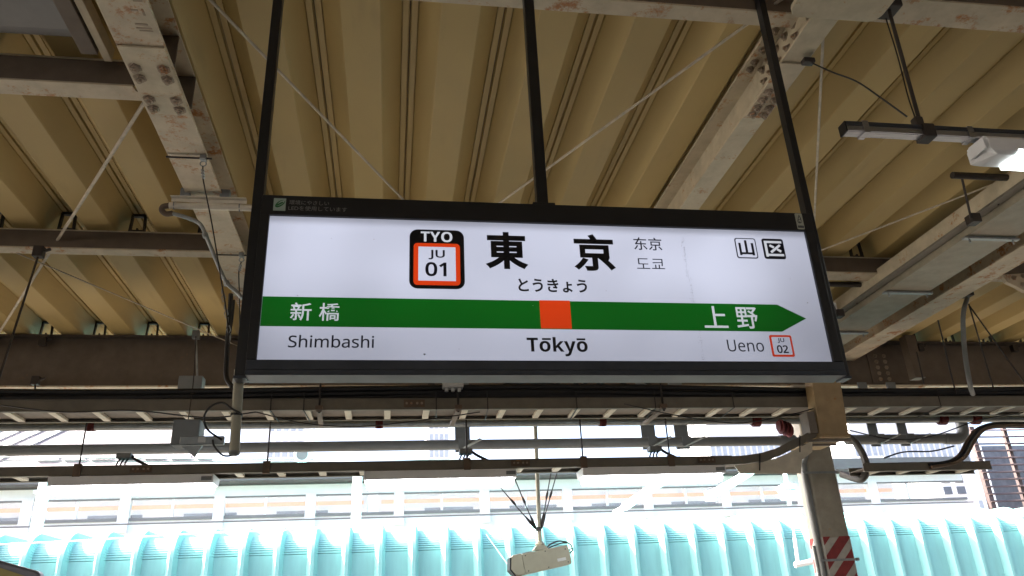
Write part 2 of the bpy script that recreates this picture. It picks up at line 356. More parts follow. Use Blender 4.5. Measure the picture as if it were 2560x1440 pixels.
def channel(name, x0, x1, y, z0=4.285, z1=4.448, fl=0.12, m='web', mf='beam', cut=False):
    """purlin: upright web with its lower flange turned away from the camera"""
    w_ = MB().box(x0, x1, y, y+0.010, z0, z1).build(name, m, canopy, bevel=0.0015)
    poly = [(x0, y-0.004), (x1, y-0.004), (x1, y+fl), (x0, y+fl)]
    if cut: poly = [(x0, y-0.004), (x1-0.05, y-0.004), (x1-0.045, y+0.03), (x1, y+fl*0.75), (x1, y+fl), (x0, y+fl)]
    f = MB().prism(poly, lambda u, v, t: V((u, v, t)), z0-0.012, z0-0.001).build('flange', mf, w_, bevel=0.001)
    MB().box(x0, x1, y-0.004, y+0.05, z1-0.012, z1-0.002).build('flange', 'beam2', w_)
    return w_
purl = [channel('purlin', -4.34, -1.335, 3.55, 4.29, cut=True), channel('purlin', -4.34, -1.24, 5.54, 4.30, fl=0.10),
        channel('purlin', -1.10, 1.95, 2.712, 4.30, fl=0.09), channel('purlin', -1.10, 1.95, 5.56, 4.30, fl=0.11),
        channel('purlin', 2.10, 4.95, 2.56, 4.30, fl=0.16), channel('purlin', 2.10, 4.95, 5.66, 4.30, fl=0.16),
        channel('purlin', 5.24, 8.2, 5.66, 4.30, fl=0.12)]
for y in (-15.0, -12.0, -9.0, -6.0, -3.0, 0.0):
    for x0, x1 in ((-4.34, -1.335), (-1.1, 1.95), (2.1, 4.95), (5.24, 8.2)): purl.append(channel('purlin', x0, x1, y, 4.30))
# main girder along the open edge
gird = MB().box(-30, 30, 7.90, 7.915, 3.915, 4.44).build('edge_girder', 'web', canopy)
gird['label'] = 'deep edge girder along the open side, shade painted into its web'
MB().box(-30, 30, 7.81, 8.005, 3.898, 3.914).build('flange', 'beam', gird, bevel=0.002)
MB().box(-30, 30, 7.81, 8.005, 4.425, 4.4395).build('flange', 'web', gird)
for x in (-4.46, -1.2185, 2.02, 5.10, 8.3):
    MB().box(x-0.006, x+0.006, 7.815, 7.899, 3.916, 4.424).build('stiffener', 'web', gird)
MB().box(5.45, 5.95, 7.886, 7.8985, 3.95, 4.39).build('splice_plate', 'web', gird, bevel=0.002)
bolts(gird, [(x, 7.886, z) for x in (5.55, 5.66) for z in (4.0, 4.07, 4.14, 4.21, 4.28)], (0, -1, 0), 0.018)
MB().box(5.35, 6.05, 7.83, 7.99, 3.885, 3.8975).build('splice_plate', 'beam', gird, bevel=0.002)
bolts(gird, [(x, y, 3.885) for x in (5.45, 5.55, 5.72, 5.82) for y in (7.87, 7.95)], (0, 0, -1), 0.018)
MB().box(2.55, 3.25, 7.83, 7.99, 3.885, 3.8975).build('splice_plate', 'beam', gird, bevel=0.002)
bolts(gird, [(x, y, 3.885) for x in (2.65, 2.75, 2.92, 3.02) for y in (7.87, 7.95)], (0, 0, -1), 0.018)
# tight frames: dark hoops carrying each crest on purlins and girder
def hoop(x, y, zb):
    mb = MB(); w_ = 0.052
    mb.bar((x-w_, y, zb), (x-w_*0.86, y, ZT-0.012), 0.014, 0.03, (0, 1, 0)); mb.bar((x+w_, y, zb), (x+w_*0.86, y, ZT-0.012), 0.014, 0.03, (0, 1, 0))
    mb.bar((x-w_, y, ZT-0.014), (x+w_, y, ZT-0.014), 0.03, 0.02); mb.bar((x-w_, y, zb+0.006), (x+w_, y, zb+0.006), 0.03, 0.012)
    mb.box(x-0.006, x+0.006, y-0.01, y+0.01, zb+0.012, zb+0.03)
    return mb
h0 = None
def hoops(y, zb, xs, parent):
    global h0
    first = None
    for k in xs:
        x = 0.0535 + 0.5*k
        if first is None: first = hoop(x, y, zb).build('deck_clip', 'clip', parent); fx = x
        else: inst(first, (x-fx, 0, 0), parent)
hoops(5.555, 4.449, [-8, -7, -6, -5, -4, -3], purl[1]);
hoops(5.575, 4.449, [-2, -1, 0, 1, 2, 3], purl[3]); hoops(2.725, 4.449, [-2, -1, 0, 1, 2, 3], purl[2])
hoops(5.675, 4.449, [5, 6, 7, 8, 9], purl[5]); hoops(7.86, 4.441, list(range(-12, 26)), gird)
# wind-brace rods under the deck
def rod(p, q, r=0.008, m='rod'): 
    o = MB().tube([p, q], r, 8).build('brace_rod', m, canopy, smooth=True); return o
rod((-1.10, 2.57, 4.37), (1.62, 7.85, 4.37)); rod((1.93, 2.53, 4.35), (-0.95, 7.85, 4.35))
rod((-1.34, 3.69, 4.36), (-3.93, 7.88, 4.36), 0.011); rod((-4.35, 3.22, 4.34), (-1.57, 7.87, 4.34), 0.006)
rod((2.12, 2.76, 4.36), (4.72, 7.87, 4.36)); rod((4.9, 3.21, 4.34), (2.15, 7.4, 4.34), 0.007)
# dark joint where two roof sheets part, right of the sign
# blue-grey ceiling panel in the far left bay
cp = thing('ceiling_panel', 'blue-grey metal ceiling panel in the top left corner', 'ceiling panel', (-2.4, 2.2, 4.42))
MB().prism([(1.2, 4.40), (3.28, 4.40), (3.34, 4.408), (3.37, 4.43), (3.37, 4.445), (1.2, 4.445)], lambda u, v, t: V((t, u, v)), -4.3, -1.62).build('panel', 'panelblue', cp, bevel=0.004)
MB().box(-1.60, -1.52, 1.2, 3.40, 4.35, 4.44).build('edge_trim', 'web', cp, bevel=0.003)
MB().box(-1.51, -1.47, 1.2, 3.46, 4.36, 4.44).build('edge_trim', 'beam2', cp, bevel=0.003)

# ------------------------------------------------------------------ column with stripes (part of the canopy)
cx0, cx1, cy0, cy1 = 4.372, 4.690, 7.76, 8.03
colm = MB().prism(rrect(cx0, cx1, cy0, cy1, 0.03, 4), lambda u, v, t: V((u, v, t)), 0.0, 3.897).build('column', 'column', canopy, smooth=True)
colm['label'] = 'grey steel column with red and white hazard stripes'
wrap = MB().box(cx0-0.004, cx1+0.004, cy0-0.004, cy1+0.004, 1.35, 2.285).build('stripe_wrap', 'stripewhite', colm, bevel=0.02)
zlo, zhi = 1.36, 2.28
for k in range(7):         # slanting red bands on the front face, clipped to the face
    za = 1.02 + 0.235*k
    x0_, x1_ = cx0+0.012, cx1-0.012; sl = (0.30)
    poly = [(x0_, za), (x1_, za+sl), (x1_, za+sl+0.135), (x0_, za+0.135)]
    def clip(poly, z, keep_below):
        out = []
        for i in range(len(poly)):
            a, b = poly[i], poly[(i+1) % len(poly)]
            ia, ib = (a[1] <= z) == keep_below, (b[1] <= z) == keep_below
            if ia: out.append(a)
            if ia != ib:
                t = (z-a[1])/(b[1]-a[1]); out.append((a[0]+t*(b[0]-a[0]), z))
        return out
    poly = clip(clip(poly, zhi, True), zlo, False) if poly else []
    if len(poly) > 2: MB().prism(poly, lambda u, v, t: V((u, t, v)), cy0-0.0075, cy0-0.0045).build('red_stripe', 'red', wrap)
    polys = [(cy0+0.02, za+sl*0.0), (cy1-0.02, za-0.26), (cy1-0.02, za-0.125), (cy0+0.02, za+0.135)]
    polys = clip(clip(polys, zhi, True), zlo, False)
    if len(polys) > 2: MB().prism(polys, lambda u, v, t: V((t, u, v)), cx0-0.0075, cx0-0.0045).build('red_stripe', 'red', wrap)
for z in (2.04, 2.92):
    st = MB().box(cx0-0.075, cx1+0.012, cy0-0.012, cy0-0.0085, z, z+0.022).build('strap', 'galv', colm)
    if z < 2.5: MB().box(cx1+0.012, cx1+0.04, cy0-0.02, cy0+0.01, z-0.004, z+0.026).build('buckle', 'galv', st)
# conduit riding down the left side of the column
cd = thing('column_conduit', 'grey conduit running down the left side of the striped column', 'conduit', (4.33, 7.79, 0))
MB().tube(curve([(4.36, 7.72, 3.13), (4.335, 7.75, 3.05), (4.332, 7.79, 2.9), (4.332, 7.79, 0.0)], 6), 0.034, 12).build('pipe', 'pvc', cd, smooth=True)
MB().tube([(4.285, 7.80, 2.2), (4.285, 7.80, 0.0)], 0.018, 10).build('pipe', 'galv', cd, smooth=True)
# brown upright duct in front of the column head
bx = thing('upright_duct', 'brown box duct dropping from the girder in front of the striped column', 'duct', (4.4, 7.2, 3.13))
_l, _r = V((3.830, 6.450, 3.251)), V((4.114, 6.450, 3.249)); _zb = (3.928, 6.450, 3.040)[2]
MB().prism([(_l.x-0.02, _zb), (_r.x-0.02, _zb), (_r.x+0.03, 3.80), (_l.x+0.03, 3.80)], lambda u, v, t: V((u, t, v)), 6.45, 6.59).build('casing', 'brownbox', bx, bevel=0.006)
MB().box(_l.x-0.03, _r.x-0.01, 6.44, 7.0, _zb-0.025, _zb-0.002).build('base_plate', 'brownbox', bx, bevel=0.003)
MB().bar((_l.x-0.14, 6.50, _zb-0.04), (_r.x+0.02, 6.50, _zb-0.04), 0.025, 0.02).build('strut', 'traydark', bx)
MB().bar((_l.x-0.18, 6.66, _zb-0.045), (_r.x-0.04, 6.66, _zb-0.045), 0.025, 0.02).build('strut', 'traydark', bx)
MB().box(_l.x-0.10, _l.x-0.022, 6.46, 6.60, _zb+0.02, _zb+0.22).build('side_bracket', 'traydark', bx, bevel=0.003)

# ------------------------------------------------------------------ the station sign
SX, SY, SZ = 0.60225, 2.640, 2.755
sign = thing('station_sign', 'lit white station name sign with green band hanging from black poles', 'station sign', (SX, SY, SZ))
def sp(u, v, dy=0.0): return (SX+u*SC, SY+dy*SC, SZ+v*SC)
def sbox(name, u0, u1, v0, v1, d0, d1, m, parent=sign, bevel=0.0):
    return MB().box(SX+u0*SC, SX+u1*SC, SY+d0*SC, SY+d1*SC, SZ+v0*SC, SZ+v1*SC).build(name, m, parent, bevel)
fr = sbox('housing', -1.335, 1.345, -0.385, 0.440, 0.012, 0.105, 'black')
sbox('bezel', -1.338, 1.348, 0.343, 0.444, -0.012, 0.0115, 'black', sign, 0.002)
sbox('bezel', -1.338, 1.348, -0.388, -0.3445, -0.012, 0.0115, 'blackedge', sign, 0.002)
sbox('bezel', -1.338, -1.2975, -0.344, 0.3425, -0.012, 0.0115, 'black', sign, 0.002)
sbox('bezel', 1.2985, 1.348, -0.344, 0.3425, -0.012, 0.0115, 'black', sign, 0.002)
sbox('bottom_rail', -1.338, 1.348, -0.412, -0.3885, -0.016, 0.108, 'blackedge', sign, 0.003)
for u0, u1 in ((-1.386, -1.3385), (1.3485, 1.386)):
    sbox('hanger_pole', u0, u1, -0.405, 2.04, 0.02, 0.075, 'black', sign, 0.003)
    sbox('end_cap', u0-0.002, u1+0.002, -0.418, -0.4055, 0.012, 0.085, 'blackedge', sign, 0.002)
cpz = sbox('hanger_pole', -0.055, 0.0, 0.4405, 2.04, 0.02, 0.075, 'black', sign, 0.003)
ft = sbox('foot_bracket', -0.08, 0.03, 0.4405, 0.465, 0.005, 0.019, 'black', sign, 0.002)
MB().tube([sp(0.02, 0.452, 0.03), sp(0.055, 0.452, 0.03)], 0.009, 6).build('bolt', 'black', ft)
panel = sbox('light_panel', -1.297, 1.298, -0.344, 0.3425, 0.002, 0.011, 'panel')
def flat(name, poly, m, parent, t=0.0012, base=0.0):
    return MB().prism(poly, lambda u, v, d: V((SX+u*SC, SY+(0.002-d)*SC, SZ+v*SC)), base+0.0002, base+t).build(name, m, parent)
flat('green_band', [(-1.2965, -0.191), (1.077, -0.1935), (1.212, -0.1255), (1.077, -0.0555), (-1.2965, -0.0535)], 'green', panel)
flat('orange_square', [(-0.0795, -0.1895), (0.0625, -0.1895), (0.0625, -0.0525), (-0.0795, -0.0525)], 'orangefilm', panel, 0.0012, 0.0014)
def sans(s, b=False):      # plain sans-serif letterforms
    o = ''
    for ch in s:
        if 'A' <= ch <= 'Z': o += chr((0x1D5D4 if b else 0x1D5A0) + ord(ch)-65)
        elif 'a' <= ch <= 'z': o += chr((0x1D5EE if b else 0x1D5BA) + ord(ch)-97)
        elif '0' <= ch <= '9': o += chr((0x1D7EC if b else 0x1D7E2) + ord(ch)-48)
        else: o += ch
    return o
def text(name, s, u0, u1, v0, v1, m, parent, bold=0.0, base=0.0015, sep=None):
    cu = bpy.data.curves.new('text', 'FONT'); cu.body = s; cu.size = 1.0; cu.offset = bold; cu.extrude = 0; cu.resolution_u = 4
    to = bpy.data.objects.new('text', cu); col.objects.link(to)
    bpy.context.view_layer.update()
    me = bpy.data.meshes.new_from_object(to.evaluated_get(bpy.context.evaluated_depsgraph_get()))
    bpy.data.objects.remove(to); bpy.data.curves.remove(cu)
    xs = [v.co.x for v in me.vertices]; ys = [v.co.y for v in me.vertices]
    if not xs: return None
    a, b, c, d = min(xs), max(xs), min(ys), max(ys)
    for v in me.vertices:
        x, y = (v.co.x-a)/(b-a), (v.co.y-c)/(d-c)
        v.co = ((u0+x*(u1-u0))*SC, (0.002-base-0.0004)*SC, (v0+y*(v1-v0))*SC)
    me.materials.clear(); me.materials.append(M[m]); me.name = name
    for p in me.polygons: p.material_index = 0
    ob = bpy.data.objects.new(name, me); col.objects.link(ob); ob.parent = parent; ORG[ob.name] = ORG[parent.name]
    return ob
# number badge TYO / JU 01
bd = flat('station_badge', rrect(-0.669, -0.418, -0.004, 0.295, 0.038), 'ink', panel)
flat('orange_tile', rrect(-0.650, -0.438, 0.0135, 0.224, 0.018), 'orangefilm', panel, 0.0012, 0.0014)
flat('white_tile', [(-0.6285, 0.0345), (-0.4585, 0.0345), (-0.4585, 0.205), (-0.6285, 0.205)], 'panel', panel, 0.0012, 0.0028)
text('lettering', sans('TYO', True), -0.618, -0.472, 0.232, 0.285, 'whitefilm', panel, 0.0, 0.0016)
text('lettering', sans('JU'), -0.582, -0.508, 0.1405, 0.189, 'blueink', panel, 0.022, 0.0044)
text('lettering', sans('01'), -0.597, -0.501, 0.056, 0.127, 'blueink', panel, 0.026, 0.0044)
text('lettering', '東', -0.320, -0.120, 0.1015, 0.2935, 'ink', panel, 0.034)
text('lettering', '京', 0.0985, 0.299, 0.1015, 0.2950, 'ink', panel, 0.028)
text('lettering', 'とうきょう', -0.173, 0.150, -0.012, 0.056, 'ink', panel, 0.024)
text('lettering', '东京', 0.400, 0.541, 0.217, 0.286, 'blueink', panel, 0.006)
text('lettering', '도쿄', 0.403, 0.541, 0.118, 0.173, 'blueink', panel, -0.004)
text('lettering', '新', -1.176, -1.087, -0.164, -0.081, 'whitefilm', panel, 0.008, 0.0016)
text('lettering', '橋', -1.055, -0.967, -0.164, -0.081, 'whitefilm', panel, 0.008, 0.0016)
text('lettering', '上', 0.696, 0.813, -0.178, -0.069, 'whitefilm', panel, 0.008, 0.0016)
text('lettering', '野', 0.858, 0.966, -0.180, -0.072, 'whitefilm', panel, 0.008, 0.0016)
text('lettering', sans('Shimbashi'), -1.175, -0.817, -0.287, -0.230, 'blueink', panel, 0.007)
text('lettering', sans('Tokyo', True), -0.148, 0.128, -0.321, -0.230, 'ink', panel, 0.0)
for u in (-0.058, 0.100): flat('macron', [(u-0.020, -0.2445), (u+0.020, -0.2445), (u+0.020, -0.2355), (u-0.020, -0.2355)], 'ink', panel, 0.0004, 0.0015)
text('lettering', sans('Ueno'), 0.792, 0.970, -0.294, -0.236, 'blueink', panel, 0.0)
rr_ = flat('red_tile', rrect(1.006, 1.117, -0.318, -0.211, 0.009), 'orangefilm', panel)
flat('white_tile', rrect(1.016, 1.107, -0.308, -0.221, 0.004), 'panel', panel, 0.0012, 0.0014)
text('lettering', sans('JU'), 1.043, 1.077, -0.251, -0.227, 'blueink', panel, 0.022, 0.0030)
text('lettering', sans('02'), 1.033, 1.089, -0.301, -0.262, 'blueink', panel, 0.026, 0.0030)
# ward symbols
flat('ward_symbol', rrect(0.918, 1.028, 0.187, 0.298, 0.012), 'blueink', panel)
flat('white_tile', rrect(0.9235, 1.0225, 0.1925, 0.2925, 0.0085), 'panel', panel, 0.0012, 0.0014)
for poly in ([(0.9345, 0.203), (0.946, 0.203), (0.946, 0.270), (0.9345, 0.270)], [(0.9665, 0.209), (0.9785, 0.209), (0.9785, 0.285), (0.9665, 0.285)], [(0.9995, 0.203), (1.0115, 0.203), (1.0115, 0.270), (0.9995, 0.270)], [(0.9462, 0.208), (0.9663, 0.208), (0.9663, 0.219), (0.9462, 0.219)], [(0.9787, 0.208), (0.9993, 0.208), (0.9993, 0.219), (0.9787, 0.219)]):
    flat('lettering', poly, 'blueink', panel, 0.0010, 0.0028)
flat('ward_symbol', rrect(1.0605, 1.1735, 0.187, 0.299, 0.012), 'blueink', panel)
for poly in ([(1.071, 0.199), (1.084, 0.199), (1.084, 0.286), (1.071, 0.286)], [(1.0842, 0.274), (1.163, 0.274), (1.163, 0.286), (1.0842, 0.286)], [(1.0842, 0.203), (1.165, 0.203), (1.165, 0.215), (1.0842, 0.215)],
             [(1.096, 0.228), (1.103, 0.218), (1.156, 0.2595), (1.149, 0.269)], [(1.094, 0.257), (1.101, 0.267), (1.1225, 0.2545), (1.1150, 0.2450)], [(1.1310, 0.2360), (1.1375, 0.2455), (1.157, 0.2335), (1.150, 0.2225)]):
    flat('lettering', poly, 'whitefilm', panel, 0.0010, 0.0014)
# stickers on the black bezel
def bez(name, poly, m, parent, base=0.0, t=0.0008):
    return MB().prism(poly, lambda u, v, d: V((SX+u*SC, SY+(-0.0125-d)*SC, SZ+v*SC)), base, base+t).build(name, m, parent)
sk = bez('sticker', [(-1.284, 0.363), (-1.230, 0.363), (-1.230, 0.427), (-1.284, 0.427)], 'sticker', sign)
def ring(cx, cy, a, b, rot, w0, n=28, a0=0, a1=360):
    outer, inner = [], []
    for k in range(n+1):
        t = R(a0+(a1-a0)*k/n); wk = w0*(0.65+0.35*math.cos(t-R(200)))
        for lst, aa, bb in ((outer, a, b), (inner, a-wk, b-wk)):
            x, y = aa*math.cos(t), bb*math.sin(t)
            lst.append((cx + x*math.cos(rot)-y*math.sin(rot), cy + x*math.sin(rot)+y*math.cos(rot)))
    return outer, inner
def ringmesh(name, oi, m, parent, base, t=0.0006):
    o, i = oi; mb = MB()
    for k in range(len(o)-1):
        mb.prism([o[k], o[k+1], i[k+1], i[k]], lambda u, v, d: V((SX+u*SC, SY+(-0.0125-d)*SC, SZ+v*SC)), base, base+t)
    return mb.build(name, m, parent)
ringmesh('leaf_mark', ring(-1.255, 0.399, 0.026, 0.013, R(42), 0.008, 28, 25, 350), 'stickergreen', sk, 0.0010)
bez('leaf_mark', [(-1.272, 0.392), (-1.266, 0.387), (-1.240, 0.404), (-1.246, 0.409)], 'stickergreen', sk, 0.0018)
def beztext(s, u0, u1, v0, v1, m, bold=0.0, parent=sign, base=0.0022):
    ob = text('small_lettering', s, u0, u1, v0, v1, m, parent, bold)
    for v in ob.data.vertices: v.co.y = (-0.0125-base)*SC
    return ob
beztext('環境にやさしい', -1.215, -1.038, 0.397, 0.4205, 'smalltext', 0.0, sign, 0.0005)
beztext('LEDを使用しています', -1.217, -0.956, 0.367, 0.391, 'smalltext', 0.0, sign, 0.0005)
s2 = bez('sticker', rrect(1.259, 1.298, 0.350, 0.4405, 0.006), 'stickercream', sign)
ringmesh('drop_mark', ring(1.278, 0.395, 0.011, 0.011, 0, 0.004), 'blueink', s2, 0.0010)
bez('drop_mark', [(1.2675, 0.400), (1.2705, 0.4005), (1.2795, 0.4245), (1.281, 0.433), (1.2745, 0.421)], 'blueink', s2, 0.0018)
bez('drop_mark', [(1.2855, 0.4005), (1.2885, 0.400), (1.2870, 0.413), (1.281, 0.433), (1.2805, 0.4245)], 'blueink', s2, 0.0018)
bez('drop_mark', [(1.274, 0.388), (1.282, 0.388), (1.278, 0.3965)], 'blueink', s2, 0.0018)
for k in range(5): bez('drop_mark', [(1.2645+0.0062*k, 0.358), (1.2690+0.0062*k, 0.358), (1.2690+0.0062*k, 0.371), (1.2645+0.0062*k, 0.371)], 'blueink', s2, 0.0010)
# dust specks and a rubbed streak on the acrylic
for u, v, r in ((-0.60, -0.315, 0.006), (-0.83, 0.236, 0.003), (-1.02, 0.234, 0.002), (1.235, -0.045, 0.004), (0.24, 0.0, 0.0025), (-0.45, -0.29, 0.0022), (-0.11, -0.08, 0.003), (1.17, 0.08, 0.002), (-1.15, -0.049, 0.003)):
    a = random.random()*3
    flat('speck', [(u+r*math.cos(a+t)*(1.4 if k % 2 else 0.8), v+r*math.sin(a+t)*0.7) for k, t in enumerate((0, 1.2, 2.5, 3.6, 5.0))], 'smudge', panel, 0.0008, 0.0030)
st_ = MB()
for k in range(230):
    v = random.uniform(-0.335, 0.30); u = 0.656 + random.gauss(0, 0.0055) - 0.010*math.sin(v*5); r = random.uniform(0.0005, 0.0014)*(1 if v > -0.05 or random.random() < 0.35 else 0.6)
    if -0.195 < v < -0.05 and random.random() < 0.8: continue
    st_.prism([(u+r, v), (u, v+r*1.8), (u-r, v), (u, v-r*1.8)], lambda a, b, d: V((SX+a*SC, SY+(0.002-d)*SC, SZ+b*SC)), 0.0030, 0.0034)
so_ = st_.build('rubbed_streak', 'smudge', panel); so_['kind'] = 'stuff'

# small junction box and brackets under the sign
jb = thing('junction_box', 'small pale grey junction box hanging below the sign', 'junction box', (0.513, 6.550, 3.556))
_c = (0.513, 6.550, 3.556)
MB().box(_c[0]-0.09, _c[0]+0.09, 6.50, 6.60, _c[2]-0.045, _c[2]+0.05).build('case', 'ltbox', jb, bevel=0.006)
for dx in (-0.055, 0.0, 0.055): MB().tube([(_c[0]+dx, 6.55, _c[2]-0.046), (_c[0]+dx, 6.55, _c[2]-0.075)], 0.016, 10).build('cable_gland', 'ltbox', jb, smooth=True)

# ------------------------------------------------------------------ pipe post below the sign's left corner, box and cable loop
pa, pb = V((-0.546, 2.760, 2.474)), V((-0.535, 2.760, 2.184))
pp = thing('conduit_post', 'cream conduit post hanging below the sign left corner', 'conduit', pb)
MB().tube([pa, pb], 0.0175, 14).build('pipe', 'cream', pp, smooth=True)
MB().tube([pb, pb-V((0, 0, 0.010)), pb-V((0, 0, 0.016))], [0.018, 0.0195, 0.011], 14).build('end_cap', 'galv', pp, smooth=True)
_m = pa.lerp(pb, 0.55); MB().tube([_m, _m-V((0, 0, 0.008))], 0.0205, 14).build('clamp', 'rubber', pp, smooth=True)
_m = pa.lerp(pb, 0.12); MB().tube([_m, _m-V((0, 0, 0.014))], 0.021, 14).build('clamp', 'galv', pp, smooth=True)
sx = thing('speaker_box', 'dark grey metal box with angled bracket left of the conduit post', 'equipment box', (-0.714, 2.850, 2.244))
a_, b_ = (-0.766, 2.850, 2.314), (-0.674, 2.850, 2.223)
MB().box(a_[0], b_[0], 2.825, 2.91, b_[2], a_[2]).build('case', 'greybox', sx, bevel=0.005)
c_, d_ = (-0.729, 2.810, 2.247), (-0.582, 2.810, 2.217)
MB().box(c_[0], d_[0], 2.80, 2.82, d_[2], c_[2]).build('arm', 'galv', sx, bevel=0.003)
MB().box(c_[0]+0.062, c_[0]+0.087, 2.796, 2.7995, d_[2]+0.007, c_[2]-0.004).build('label_plate', 'ltbox', sx)
MB().prism([(c_[0]+0.005, d_[2]-0.002), (c_[0]+0.075, d_[2]-0.002), (c_[0]+0.054, d_[2]-0.042)], lambda u, v, t: V((u, t, v)), 2.808, 2.816).build('bracket_fin', 'galv', sx)
MB().tube(curve([(-0.588, 2.800, 2.232), (-0.636, 2.790, 2.265), (-0.652, 2.780, 2.305), (-0.636, 2.780, 2.344), (-0.595, 2.770, 2.358), (-0.554, 2.745, 2.328), (-0.524, 2.735, 2.311)], 8), 0.0038, 8).build('cable', 'rubber', sx, smooth=True)
MB().tube(curve([(-0.617, 2.790, 2.230), (-0.608, 2.780, 2.207), (-0.575, 2.770, 2.173), (-0.542, 2.760, 2.170), (-0.533, 2.760, 2.184)], 8), 0.0034, 8).build('cable', 'rubber', sx, smooth=True)
MB().tube(curve([(-0.744, 2.900, 2.652), (-0.740, 2.900, 2.604), (-0.733, 2.900, 2.479), (-0.729, 2.880, 2.316)], 6), 0.0018, 6).build('hanging_wire', 'wire', sx)

# ------------------------------------------------------------------ conduit across the left rafter
hc = thing('rafter_conduit', 'cream conduit and angle bar clamped across the left rafter', 'conduit', (-1.2, 4.56, 4.12))
MB().tube([(-1.43, 4.56, 4.135), (-0.86, 4.56, 4.135)], 0.022, 12).build('pipe', 'rung', hc, smooth=True)
MB().box(-1.415, -0.955, 4.50, 4.532, 4.172, 4.177).build('angle_bar', 'rung', hc)
MB().box(-1.415, -0.955, 4.532, 4.536, 4.150, 4.177).build('angle_bar', 'rung', hc)
for x in (-1.40, -1.00): MB().tube([(x, 4.54, 4.165), (x, 4.534, 4.135), (x, 4.56, 4.108), (x, 4.586, 4.135), (x, 4.57, 4.17)], 0.004, 6).build('u_bolt', 'galv', hc)
MB().tube(curve([(-1.43, 4.56, 4.135), (-1.465, 4.56, 4.125), (-1.475, 4.57, 4.105), (-1.45, 4.58, 4.085), (-1.41, 4.58, 4.09)], 6), 0.018, 10).build('elbow', 'rustfit', hc, smooth=True)
MB().tube(curve([(-1.41, 4.58, 4.09), (-1.319, 4.600, 4.070), (-1.241, 4.600, 4.029), (-1.195, 4.600, 3.945), (-1.122, 4.620, 3.787), (-1.051, 4.640, 3.645), (-0.990, 4.660, 3.592), (-0.949, 4.660, 3.546)], 8), 0.013, 10).build('flexible_hose', 'galv', hc, smooth=True)
for q in ((-1.199, 4.600, 3.950), (-1.046, 4.640, 3.637)): MB().tube([V(q)+V((-0.005, 0, 0.012)), V(q)+V((0.004, 0, -0.014))], 0.019, 10).build('coupling', 'galv', hc, smooth=True)
for x in (-1.33, -1.09): MB().box(x-0.03, x+0.03, 4.50, 4.55, 4.178, 4.235).build('beam_clamp', 'greybox', hc, bevel=0.004)
# small clamps with hanging wires on the left rafter
def beam_clamp(name, label, y, pts, xo=-1.09):
    t = thing(name, label, 'wire hanger', (xo, y, 4.18))
    MB().tube([(-1.335, y, 4.185), (xo+0.01, y, 4.185)], 0.006, 8).build('clamp_rod', 'wire', t)
    MB().box(xo-0.055, xo-0.02, y-0.02, y+0.02, 4.170, 4.20).build('clamp_body', 'galv', t, bevel=0.004)
    MB().tube([V((xo-0.035, y, 4.165)) + 0.017*V((math.cos(a*math.pi/8), 0, math.sin(a*math.pi/8)-1)) for a in range(17)], 0.004, 6).build('eye_ring', 'galv', t)
    MB().tube(curve([(xo-0.035, y, 4.132)] + pts, 5), 0.0042, 6).build('wire', 'wire', t)
    for k in range(3):
        q = V((xo-0.035, y, 4.12)).lerp(V(pts[0]), 0.25+0.25*k); MB().tube([q+V((-0.006, 0, 0.008)), q+V((0.006, 0, -0.01))], 0.008, 6).build('wire_grip', 'galv', t)
    return t
beam_clamp('wire_hanger', 'upper clamp and hanging wire on the rusty left rafter', 4.07, [(-1.115, 4.080, 4.044), (-1.039, 4.090, 3.762), (-0.962, 4.100, 3.443), (-0.909, 4.100, 3.228), (-0.877, 4.100, 3.044)])
beam_clamp('wire_hanger', 'lower clamp and hanging wire beside the sign left edge', 5.37, [(-1.135, 5.370, 4.049), (-1.106, 5.370, 3.796), (-1.064, 5.370, 3.373)])
ch = thing('cable_drop', 'black cables dropping behind the sign left edge', 'cable', (-0.932, 4.200, 3.365))
MB().tube(curve([(-0.918, 4.200, 3.378), (-0.912, 4.200, 3.220), (-0.906, 4.200, 3.056), (-0.895, 4.200, 2.896), (-0.849, 4.150, 2.819)], 6), 0.013, 8).build('cable', 'rubber', ch, smooth=True)
MB().tube(curve([(-0.908, 4.250, 3.362), (-0.907, 4.250, 3.240), (-0.913, 4.250, 3.120)], 6), 0.007, 8).build('cable', 'rubber', ch, smooth=True)
lk = MB()
for k in range(7):
    q = V((-0.955, 4.150, 3.380)).lerp(V((-0.886, 4.150, 3.096)), k/6); lk.tube([q+V((0, 0, 0.026)), q+V((0.009 if k % 2 else 0.002, 0.005, 0)), q-V((0, 0, 0.026)), q-V((0.009 if k % 2 else 0.002, 0.005, 0)), q+V((0, 0, 0.026))], 0.003, 5)
lk.build('chain', 'galv', ch)
MB().box(-0.0, 0.0, 0, 0, 0, 0) if False else None

